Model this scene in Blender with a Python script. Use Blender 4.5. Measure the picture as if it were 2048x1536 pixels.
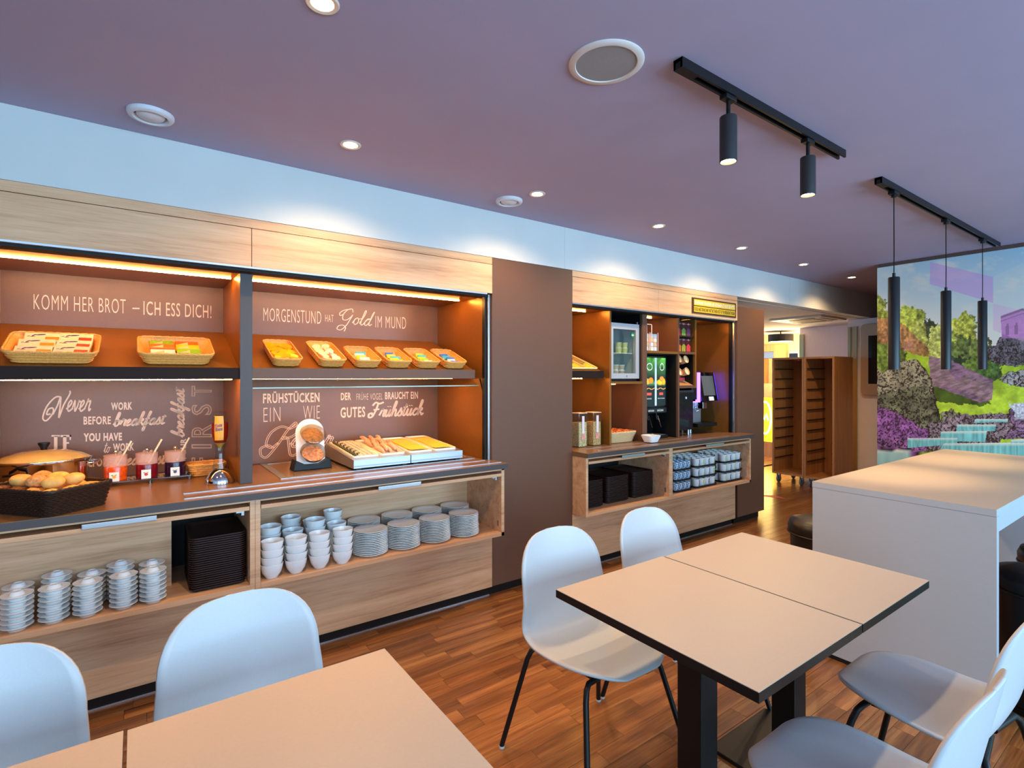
import bpy, bmesh, math, random
import numpy as np
from mathutils import Vector, Matrix
random.seed(7)
PI = math.pi
for o in list(bpy.data.objects): bpy.data.objects.remove(o)
SC = bpy.context.scene
COL = SC.collection

# ---------------------------------------------------------------- camera
F, HY, HC = 1045.0, 753.0, 1.5            # focal length / horizon in px of the 2048x1536 photo, eye height
YAW = math.atan2(1454.0, F)               # angle between the view axis and the long wall (+X)
cam_d = bpy.data.cameras.new('camera'); cam = bpy.data.objects.new('camera', cam_d); COL.objects.link(cam)
cam_d.sensor_width = 36.0; cam_d.lens = F / 2048 * 36.0
cam_d.shift_y = -(768.0 - HY) / 2048.0
cam_d.clip_start = 0.02
cam.location = (0, 0, HC); cam.rotation_euler = (PI / 2, 0, YAW - PI / 2)
SC.camera = cam
# ---------------------------------------------------------------- exposure, world
vs = SC.view_settings
vs.view_transform = 'Standard'; vs.look = 'None'; vs.gamma = 1.0; vs.use_curve_mapping = False
vs.exposure = 0.5
W = bpy.data.worlds.new('world'); SC.world = W; W.use_nodes = True
W.node_tree.nodes['Background'].inputs[0].default_value = (0.50, 0.72, 1.0, 1)
W.node_tree.nodes['Background'].inputs[1].default_value = 1.2

def lin(c):
    c = c / 255.0
    return c / 12.92 if c <= 0.04045 else ((c + 0.055) / 1.055) ** 2.4
def rgb(r, g, b): return (lin(r), lin(g), lin(b), 1.0)

def area_light(name, loc, rot, sx, sy, power, col):
    l = bpy.data.lights.new(name, 'AREA'); l.shape = 'RECTANGLE'; l.size = sx; l.size_y = sy; l.energy = power; l.color = col
    o = bpy.data.objects.new(name, l); COL.objects.link(o); o.location = loc; o.rotation_euler = rot
    return o
def spot(name, loc, power, col, angle=95, blend=0.5, parent=None, size=0.03):
    l = bpy.data.lights.new(name, 'SPOT'); l.energy = power; l.color = col; l.spot_size = math.radians(angle); l.spot_blend = blend
    l.shadow_soft_size = size
    o = bpy.data.objects.new(name, l); COL.objects.link(o); o.location = loc
    if parent: o.parent = parent
    return o
WARM = (1.0, 0.66, 0.33)
COOL = (0.42, 0.71, 1.0)
# daylight through the three windows of the wall behind the camera
for wx, wp in ((-1.2, 74), (1.5, 96), (4.2, 122)):
    area_light('window_daylight', (wx, -2.93, 1.55), (PI / 2, 0, 0), 2.2, 1.7, wp, COOL)

# ---------------------------------------------------------------- pixel -> point helpers (a pixel is a direction; the plane gives the distance)
FW = (math.cos(YAW), math.sin(YAW)); RT = (math.sin(YAW), -math.cos(YAW))
def ray(x, y):
    u = (x - 1024) / F
    return (FW[0] + RT[0] * u, FW[1] + RT[1] * u, (HY - y) / F)
def onY(x, y, Y):
    d = ray(x, y); t = Y / d[1]; return (d[0] * t, Y, HC + d[2] * t)
def onX(x, y, X):
    d = ray(x, y); t = X / d[0]; return (X, d[1] * t, HC + d[2] * t)
def onZ(x, y, Z):
    d = ray(x, y); t = (Z - HC) / d[2]; return (d[0] * t, d[1] * t, Z)

# ---------------------------------------------------------------- materials
MATS = {}
def mat(name, col, rough=0.5, metal=0.0, var=0.0, scale=8.0, stretch=(1, 1, 1), bump=0.0, emit=None, estr=0.0, coat=0.0, alpha=1.0, trans=0.0, ior=1.45, spec=None, rnd=0.0, sheen=0.0):
    if name in MATS: return MATS[name]
    m = bpy.data.materials.new(name); m.use_nodes = True; MATS[name] = m
    nt = m.node_tree; b = nt.nodes['Principled BSDF']
    c = rgb(*col)
    b.inputs['Base Color'].default_value = c
    b.inputs['Roughness'].default_value = rough; b.inputs['Metallic'].default_value = metal
    b.inputs['Coat Weight'].default_value = coat; b.inputs['Alpha'].default_value = alpha
    b.inputs['Transmission Weight'].default_value = trans; b.inputs['IOR'].default_value = ior
    if spec is not None: b.inputs['Specular IOR Level'].default_value = spec
    if sheen: b.inputs['Sheen Weight'].default_value = sheen
    if emit:
        b.inputs['Emission Color'].default_value = rgb(*emit); b.inputs['Emission Strength'].default_value = estr
    tc = nt.nodes.new('ShaderNodeTexCoord'); mp = nt.nodes.new('ShaderNodeMapping'); mp.inputs['Scale'].default_value = stretch
    nt.links.new(tc.outputs['Object'], mp.inputs['Vector'])
    n = nt.nodes.new('ShaderNodeTexNoise'); n.inputs['Scale'].default_value = scale; n.inputs['Detail'].default_value = 4
    nt.links.new(mp.outputs['Vector'], n.inputs['Vector'])
    r = nt.nodes.new('ShaderNodeValToRGB')
    v = max(var, 0.02)
    r.color_ramp.elements[0].position = 0.3; r.color_ramp.elements[1].position = 0.7
    r.color_ramp.elements[0].color = tuple(x * (1 - v) for x in c[:3]) + (1,)
    r.color_ramp.elements[1].color = tuple(min(1, x * (1 + v)) for x in c[:3]) + (1,)
    nt.links.new(n.outputs['Fac'], r.inputs['Fac'])
    src = r.outputs['Color']
    if rnd:
        oi = nt.nodes.new('ShaderNodeObjectInfo'); hs = nt.nodes.new('ShaderNodeHueSaturation')
        mr = nt.nodes.new('ShaderNodeMapRange'); mr.inputs[3].default_value = 1 - rnd; mr.inputs[4].default_value = 1 + rnd
        nt.links.new(oi.outputs['Random'], mr.inputs[0]); nt.links.new(mr.outputs[0], hs.inputs['Value'])
        nt.links.new(src, hs.inputs['Color']); src = hs.outputs['Color']
    nt.links.new(src, b.inputs['Base Color'])
    if bump:
        bp = nt.nodes.new('ShaderNodeBump'); bp.inputs['Strength'].default_value = bump; bp.inputs['Distance'].default_value = 0.002
        nt.links.new(n.outputs['Fac'], bp.inputs['Height']); nt.links.new(bp.outputs['Normal'], b.inputs['Normal'])
    return m

def wood(name, dark, mid, light, axis='X', rough=0.45, scale=6.0, rnd=0.0, coat=0.0):
    """laminate / plank with stretched grain along an axis"""
    if name in MATS: return MATS[name]
    m = bpy.data.materials.new(name); m.use_nodes = True; MATS[name] = m
    nt = m.node_tree; b = nt.nodes['Principled BSDF']; L = nt.links.new
    b.inputs['Roughness'].default_value = rough; b.inputs['Coat Weight'].default_value = coat; b.inputs['Coat Roughness'].default_value = 0.18
    tc = nt.nodes.new('ShaderNodeTexCoord'); mp = nt.nodes.new('ShaderNodeMapping')
    st = {'X': (0.16, 3.2, 3.2), 'Z': (3.2, 3.2, 0.16), 'Y': (3.2, 0.16, 3.2)}[axis]
    mp.inputs['Scale'].default_value = st
    vec = tc.outputs['Object']
    oi = nt.nodes.new('ShaderNodeObjectInfo')
    if rnd:
        cx = nt.nodes.new('ShaderNodeCombineXYZ'); ml = nt.nodes.new('ShaderNodeMath'); ml.operation = 'MULTIPLY'; ml.inputs[1].default_value = 57.0
        L(oi.outputs['Random'], ml.inputs[0])
        for k in range(3): L(ml.outputs[0], cx.inputs[k])
        ad = nt.nodes.new('ShaderNodeVectorMath'); ad.operation = 'ADD'; L(vec, ad.inputs[0]); L(cx.outputs[0], ad.inputs[1]); vec = ad.outputs[0]
    L(vec, mp.inputs['Vector'])
    n1 = nt.nodes.new('ShaderNodeTexNoise'); n1.inputs['Scale'].default_value = scale; n1.inputs['Detail'].default_value = 6; n1.inputs['Roughness'].default_value = 0.65; n1.inputs['Distortion'].default_value = 0.5
    n2 = nt.nodes.new('ShaderNodeTexNoise'); n2.inputs['Scale'].default_value = scale * 9; n2.inputs['Detail'].default_value = 3
    L(mp.outputs[0], n1.inputs['Vector']); L(mp.outputs[0], n2.inputs['Vector'])
    mx = nt.nodes.new('ShaderNodeMath'); mx.operation = 'MULTIPLY_ADD'; mx.inputs[1].default_value = 0.35
    L(n2.outputs['Fac'], mx.inputs[0]); L(n1.outputs['Fac'], mx.inputs[2])
    r = nt.nodes.new('ShaderNodeValToRGB'); e = r.color_ramp.elements
    e[0].position = 0.42; e[0].color = rgb(*dark); e[1].position = 0.95; e[1].color = rgb(*light)
    k = e.new(0.66); k.color = rgb(*mid)
    L(mx.outputs[0], r.inputs['Fac']); src = r.outputs['Color']
    if rnd:
        hs = nt.nodes.new('ShaderNodeHueSaturation'); mr = nt.nodes.new('ShaderNodeMapRange'); mr.inputs[3].default_value = 1 - rnd; mr.inputs[4].default_value = 1 + rnd
        L(oi.outputs['Random'], mr.inputs[0]); L(mr.outputs[0], hs.inputs['Value']); L(src, hs.inputs['Color']); src = hs.outputs['Color']
    L(src, b.inputs['Base Color'])
    bp = nt.nodes.new('ShaderNodeBump'); bp.inputs['Strength'].default_value = 0.12; bp.inputs['Distance'].default_value = 0.001
    L(n2.outputs['Fac'], bp.inputs['Height']); L(bp.outputs[0], b.inputs['Normal'])
    return m

def glassy(name, tint=(240, 246, 244), opac=0.05, rough=0.03):
    """clear sheet: transparent with a reflective skin"""
    if name in MATS: return MATS[name]
    m = bpy.data.materials.new(name); m.use_nodes = True; MATS[name] = m
    nt = m.node_tree; L = nt.links.new
    for n in list(nt.nodes): nt.nodes.remove(n)
    out = nt.nodes.new('ShaderNodeOutputMaterial'); mx = nt.nodes.new('ShaderNodeMixShader')
    tr = nt.nodes.new('ShaderNodeBsdfTransparent'); tr.inputs[0].default_value = rgb(*tint)
    gl = nt.nodes.new('ShaderNodeBsdfGlossy'); gl.inputs['Roughness'].default_value = rough
    lw = nt.nodes.new('ShaderNodeLayerWeight'); fr = nt.nodes.new('ShaderNodeMath'); fr.operation = 'POWER'; fr.inputs[1].default_value = 5.0
    L(lw.outputs['Facing'], fr.inputs[0])
    ad = nt.nodes.new('ShaderNodeMath'); ad.operation = 'ADD'; ad.inputs[1].default_value = opac; ad.use_clamp = True
    L(fr.outputs[0], ad.inputs[0]); L(ad.outputs[0], mx.inputs[0]); L(tr.outputs[0], mx.inputs[1]); L(gl.outputs[0], mx.inputs[2]); L(mx.outputs[0], out.inputs[0])
    return m
def painted(name, rough=0.5, estr=0.0):
    """printed sheet: colour from the mesh's own print attribute"""
    if name in MATS: return MATS[name]
    m = bpy.data.materials.new(name); m.use_nodes = True; MATS[name] = m
    nt = m.node_tree; b = nt.nodes['Principled BSDF']; b.inputs['Roughness'].default_value = rough
    a = nt.nodes.new('ShaderNodeAttribute'); a.attribute_name = 'print'
    nt.links.new(a.outputs['Color'], b.inputs['Base Color'])
    if estr:
        nt.links.new(a.outputs['Color'], b.inputs['Emission Color']); b.inputs['Emission Strength'].default_value = estr
    return m

oak = wood('oak_laminate', (178, 128, 90), (216, 166, 124), (234, 192, 152), 'X', 0.42, 5.0)
oak_edge = wood('oak_edge', (196, 140, 98), (218, 164, 120), (232, 184, 140), 'X', 0.4, 5.0)
cartwood = wood('beech_laminate', (166, 106, 54), (194, 132, 74), (210, 152, 92), 'Z', 0.42, 5.0)
doorwood = wood('door_wood', (176, 124, 72), (206, 152, 96), (222, 174, 118), 'Z', 0.45, 5.0)
brown = mat('brown_lacquer', (104, 70, 50), 0.5, var=0.03, scale=60, bump=0.03)
brownback = mat('brown_back_panel', (114, 86, 70), 0.38, var=0.03, scale=60, bump=0.03)
bronze = mat('bronze_board', (142, 92, 36), 0.34, 0.3, var=0.04, scale=40)
top_brown = mat('worktop_brown', (126, 92, 60), 0.30, var=0.05, scale=50, bump=0.03)
edge_dark = mat('worktop_edge', (74, 64, 62), 0.45, var=0.03)
plinthm = mat('plinth_black', (40, 28, 24), 0.6, spec=0.15)
black = mat('black_metal', (14, 14, 15), 0.42, 0.0, spec=0.4)
blackgl = mat('black_gloss', (8, 8, 10), 0.12, coat=0.6)
blackrec = mat('black_recess', (10, 9, 9), 0.6)
alu = mat('aluminium', (205, 205, 208), 0.28, 0.9, var=0.03, scale=30, stretch=(0.1, 3, 3))
steel = mat('brushed_steel', (190, 196, 200), 0.32, 0.85, var=0.06, scale=20, stretch=(0.2, 6, 6))
chrome = mat('chrome', (225, 225, 225), 0.06, 1.0)
china = mat('white_china', (246, 246, 244), 0.16, coat=0.35, spec=0.5)
shellw = mat('white_plastic', (194, 196, 198), 0.36, var=0.01, scale=200)
laminate = mat('table_laminate', (188, 172, 154), 0.38, var=0.015, scale=120)
whitelam = mat('white_laminate', (176, 178, 180), 0.40, var=0.012, scale=90, stretch=(0.3, 0.3, 4))
blacklam = mat('black_edge', (20, 18, 18), 0.35)
ceilm = mat('ceiling_paint', (172, 164, 190), 0.85, var=0.012, scale=3)
wallw = mat('soffit_paint', (206, 208, 206), 0.8, var=0.01, scale=4)
wallpink = mat('pink_white_paint', (232, 220, 222), 0.8, var=0.015, scale=30)
wallyel = mat('corridor_paint', (232, 206, 150), 0.8, var=0.03, scale=4)
letters = mat('cream_print', (226, 204, 184), 0.5, var=0.03, scale=60)
letters2 = mat('pale_outline_print', (190, 166, 148), 0.5)
led = mat('led_warm', (255, 214, 150), 0.5, emit=(255, 176, 84), estr=140.0)
lampe = mat('lamp_face', (255, 235, 200), 0.5, emit=(255, 214, 150), estr=40.0)
wicker = mat('light_wicker', (238, 170, 86), 0.55, var=0.18, scale=180, bump=0.3)
wickerd = mat('dark_wicker', (50, 32, 24), 0.42, var=0.3, scale=160, bump=0.3)
glass = glassy('clear_glass')
glassg = glassy('green_edge_glass', (210, 232, 224), 0.05)
frost = mat('frosted_acrylic', (240, 200, 180), 0.25, alpha=0.35)
traym = mat('dark_tray', (50, 30, 24), 0.5, spec=0.3)

# ---------------------------------------------------------------- mesh builder
class MB:
    def __init__(s): s.v = []; s.f = []
    def add(s, vs, fs):
        n = len(s.v); s.v += [tuple(p) for p in vs]; s.f += [tuple(i + n for i in f) for f in fs]; return s
    def box(s, x0, x1, y0, y1, z0, z1):
        x0, x1 = sorted((x0, x1)); y0, y1 = sorted((y0, y1)); z0, z1 = sorted((z0, z1))
        return s.add([(x0, y0, z0), (x1, y0, z0), (x1, y1, z0), (x0, y1, z0), (x0, y0, z1), (x1, y0, z1), (x1, y1, z1), (x0, y1, z1)],
                     [(0, 3, 2, 1), (4, 5, 6, 7), (0, 1, 5, 4), (1, 2, 6, 5), (2, 3, 7, 6), (3, 0, 4, 7)])
    def lathe(s, prof, seg=32, c=(0, 0, 0), sx=1.0, sy=1.0, a0=0.0, a1=2 * PI):
        full = abs(a1 - a0 - 2 * PI) < 1e-6
        n = seg if full else seg + 1; vs = []; fs = []
        for (r, z) in prof:
            for i in range(n):
                a = a0 + (a1 - a0) * i / seg
                vs.append((c[0] + r * math.cos(a) * sx, c[1] + r * math.sin(a) * sy, c[2] + z))
        for j in range(len(prof) - 1):
            for i in range(seg):
                i2 = (i + 1) % n
                fs.append((j * n + i, j * n + i2, (j + 1) * n + i2, (j + 1) * n + i))
        return s.add(vs, fs)
    def cyl(s, c, r, z0, z1, seg=24, r2=None):
        r2 = r if r2 is None else r2
        return s.lathe([(0.0001, z0), (r, z0), (r2, z1), (0.0001, z1)], seg, (c[0], c[1], 0))
    def tube(s, path, r, seg=8, closed=False, rs=None, cap=True):
        P = [Vector(p) for p in path]; n = len(P); vs = []; fs = []
        T = []
        for i in range(n):
            a = P[(i - 1) % n] if (closed or i > 0) else P[i]; b = P[(i + 1) % n] if (closed or i < n - 1) else P[i]
            t = (b - a); T.append(t.normalized() if t.length > 1e-9 else Vector((0, 0, 1)))
        up = Vector((0, 0, 1)) if abs(T[0].z) < 0.9 else Vector((1, 0, 0))
        nrm = (up - T[0] * up.dot(T[0])).normalized()
        for i in range(n):
            nrm = nrm - T[i] * nrm.dot(T[i])
            if nrm.length < 1e-6: nrm = T[i].orthogonal()
            nrm.normalize(); bn = T[i].cross(nrm); rr = rs[i] if rs else r
            for k in range(seg):
                a = 2 * PI * k / seg
                vs.append(P[i] + nrm * math.cos(a) * rr + bn * math.sin(a) * rr)
        m = n if closed else n - 1
        for i in range(m):
            for k in range(seg):
                k2 = (k + 1) % seg; j = (i + 1) % n
                fs.append((i * seg + k, i * seg + k2, j * seg + k2, j * seg + k))
        if not closed and cap:
            fs.append(tuple(range(seg - 1, -1, -1))); fs.append(tuple((n - 1) * seg + k for k in range(seg)))
        return s.add(vs, fs)
    def prism(s, poly, lo, hi, axis='Z'):
        n = len(poly)
        def mk(p, h):
            return (p[0], p[1], h) if axis == 'Z' else ((p[0], h, p[1]) if axis == 'Y' else (h, p[0], p[1]))
        vs = [mk(p, lo) for p in poly] + [mk(p, hi) for p in poly]
        fs = [tuple(range(n)), tuple(range(2 * n - 1, n - 1, -1))] + [(i, n + i, n + (i + 1) % n, (i + 1) % n) for i in range(n)]
        return s.add(vs, fs)
    def grid(s, fn, nu, nv):
        vs = [fn(i / nu, j / nv) for j in range(nv + 1) for i in range(nu + 1)]
        fs = [(j * (nu + 1) + i, j * (nu + 1) + i + 1, (j + 1) * (nu + 1) + i + 1, (j + 1) * (nu + 1) + i) for j in range(nv) for i in range(nu)]
        return s.add(vs, fs)
    def ball(s, c, rx, ry=None, rz=None, seg=16, rings=10, jit=None):
        ry = rx if ry is None else ry; rz = rx if rz is None else rz
        vs = []; fs = []
        for j in range(rings + 1):
            t = PI * j / rings
            for i in range(seg):
                a = 2 * PI * i / seg
                k = 1 if jit is None else jit(a, t)
                vs.append((c[0] + rx * k * math.sin(t) * math.cos(a), c[1] + ry * k * math.sin(t) * math.sin(a), c[2] + rz * k * math.cos(t)))
        for j in range(rings):
            for i in range(seg):
                i2 = (i + 1) % seg; fs.append((j * seg + i, (j + 1) * seg + i, (j + 1) * seg + i2, j * seg + i2))
        return s.add(vs, fs)
    def xform(s, M):
        s.v = [tuple(M @ Vector(p)) for p in s.v]; return s
    def shift(s, dx, dy, dz):
        s.v = [(p[0] + dx, p[1] + dy, p[2] + dz) for p in s.v]; return s
    def mesh(s, name, m=None, smooth=None, bevel=0.0, fix=True):
        me = bpy.data.meshes.new(name)
        bm = bmesh.new()
        V = [bm.verts.new(p) for p in s.v]
        for f in s.f:
            try: bm.faces.new([V[i] for i in f])
            except ValueError: pass
        if fix:
            bmesh.ops.remove_doubles(bm, verts=bm.verts, dist=1e-5)
            bmesh.ops.recalc_face_normals(bm, faces=bm.faces)
        if bevel:
            ed = [e for e in bm.edges if len(e.link_faces) == 2 and e.calc_face_angle(0) > 0.6]
            bmesh.ops.bevel(bm, geom=ed, offset=bevel, segments=2, profile=0.6, affect='EDGES', clamp_overlap=True)
        bm.to_mesh(me); bm.free()
        if m: me.materials.append(m)
        if smooth:
            me.shade_smooth(); me.set_sharp_from_angle(angle=math.radians(smooth))
        return me

def link(name, me, parent=None, loc=(0, 0, 0), rot=(0, 0, 0)):
    o = bpy.data.objects.new(name, me); COL.objects.link(o); o.parent = parent; o.location = loc; o.rotation_euler = rot
    return o
def tag(o, label=None, cat=None, group=None, kind=None):
    if label: o['label'] = label
    if cat: o['category'] = cat
    if group: o['group'] = group
    if kind: o['kind'] = kind
    return o
def thing(name, label, cat, loc=(0, 0, 0), rz=0.0, group=None, rot=None):
    o = bpy.data.objects.new(name, None); o.empty_display_size = 0.05; COL.objects.link(o); o.location = loc; o.rotation_euler = rot if rot else (0, 0, rz)
    return tag(o, label, cat, group)
def part(name, mb, m, parent, smooth=None, bevel=0.0, world=False, label=None, kind=None):
    """a mesh under a thing; world=True when the shape was written in room coordinates"""
    if world:
        base = parent
        off = Vector((0, 0, 0))
        while base: off += base.location; base = base.parent
        mb.shift(-off.x, -off.y, -off.z)
    o = link(name, mb.mesh(name, m, smooth, bevel), parent)
    if label: o['label'] = label
    if kind: o['kind'] = kind
    return o
def single(name, mb, m, label, cat, base=None, smooth=None, bevel=0.0, group=None):
    """a thing that is one mesh, written in room coordinates, its origin moved to base"""
    loc = base or (0, 0, 0)
    mb.shift(-loc[0], -loc[1], -loc[2])
    return tag(link(name, mb.mesh(name, m, smooth, bevel), None, loc), label, cat, group)
def struct(name, mb, m, smooth=None, bevel=0.0, parent=None):
    o = link(name, mb.mesh(name, m, smooth, bevel), parent)
    if not parent: o['kind'] = 'structure'
    return o
def dup(o, parent=None, label=None, loc=None, rot=None, group=None):
    c = o.copy(); COL.objects.link(c); c.parent = parent
    if loc is not None: c.location = loc
    if rot is not None: c.rotation_euler = rot
    if label: c['label'] = label
    if group: c['group'] = group
    for ch in list(o.children): dup(ch, c)
    return c
ORD = ['first', 'second', 'third', 'fourth', 'fifth', 'sixth', 'seventh', 'eighth', 'ninth', 'tenth', 'eleventh', 'twelfth', 'thirteenth', 'fourteenth', 'fifteenth',
       'sixteenth', 'seventeenth', 'eighteenth', 'nineteenth', 'twentieth', 'twenty-first', 'twenty-second', 'twenty-third', 'twenty-fourth']
def rrect(w, d, r, n=6):
    """rounded rectangle outline, counter-clockwise"""
    pts = []
    for (cx, cy, a) in ((w / 2 - r, d / 2 - r, 0), (-w / 2 + r, d / 2 - r, PI / 2), (-w / 2 + r, -d / 2 + r, PI), (w / 2 - r, -d / 2 + r, 1.5 * PI)):
        for i in range(n + 1):
            t = a + PI / 2 * i / n
            pts.append((cx + r * math.cos(t), cy + r * math.sin(t)))
    return pts

# ---------------------------------------------------------------- lettering
TXT = {}
def text_geo(s, bold=0.0, outline=False, space=1.12):
    k = (s, bold, outline)
    if k in TXT: return TXT[k]
    cu = bpy.data.curves.new('t', 'FONT'); cu.body = s; cu.space_character = space; cu.resolution_u = 3
    if outline: cu.fill_mode = 'NONE'; cu.bevel_depth = 0.022; cu.bevel_resolution = 0
    else: cu.offset = bold
    o = bpy.data.objects.new('t', cu); COL.objects.link(o)
    dg = bpy.context.evaluated_depsgraph_get(); me = o.evaluated_get(dg).to_mesh()
    vs = [tuple(v.co) for v in me.vertices]; fs = [tuple(p.vertices) for p in me.polygons]
    o.evaluated_get(dg).to_mesh_clear(); bpy.data.objects.remove(o); bpy.data.curves.remove(cu)
    x0 = min(v[0] for v in vs); x1 = max(v[0] for v in vs); y0 = min(v[1] for v in vs); y1 = max(v[1] for v in vs)
    vs = [((v[0] - x0) / (x1 - x0), (v[1] - y0) / (y1 - y0)) for v in vs]
    TXT[k] = (vs, fs); return TXT[k]
def bil(q, u, v):
    TL, TR, BR, BL = [Vector(p) for p in q]
    return (BL * (1 - u) + BR * u) * (1 - v) + (TL * (1 - u) + TR * u) * v
def put_text(mb, s, q, bold=0.02, outline=False, rot=0):
    """q: TL,TR,BR,BL in the room; rot=1 turns the words to read upwards"""
    if isinstance(mb, list): mb.append(MB()); mb = mb[-1]
    if rot: q = [q[3], q[0], q[1], q[2]]
    vs, fs = text_geo(s, bold, outline)
    return mb.add([bil(q, u, v) for (u, v) in vs], fs)
def crom(P, n=7):
    out = []
    for i in range(len(P) - 1):
        p0 = P[max(i - 1, 0)]; p1 = P[i]; p2 = P[i + 1]; p3 = P[min(i + 2, len(P) - 1)]
        for k in range(n):
            t = k / n; t2 = t * t; t3 = t2 * t
            out.append(tuple(0.5 * ((2 * p1[a]) + (-p0[a] + p2[a]) * t + (2 * p0[a] - 5 * p1[a] + 4 * p2[a] - p3[a]) * t2 + (-p0[a] + 3 * p1[a] - 3 * p2[a] + p3[a]) * t3) for a in range(2)))
    out.append(tuple(P[-1])); return out
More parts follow.
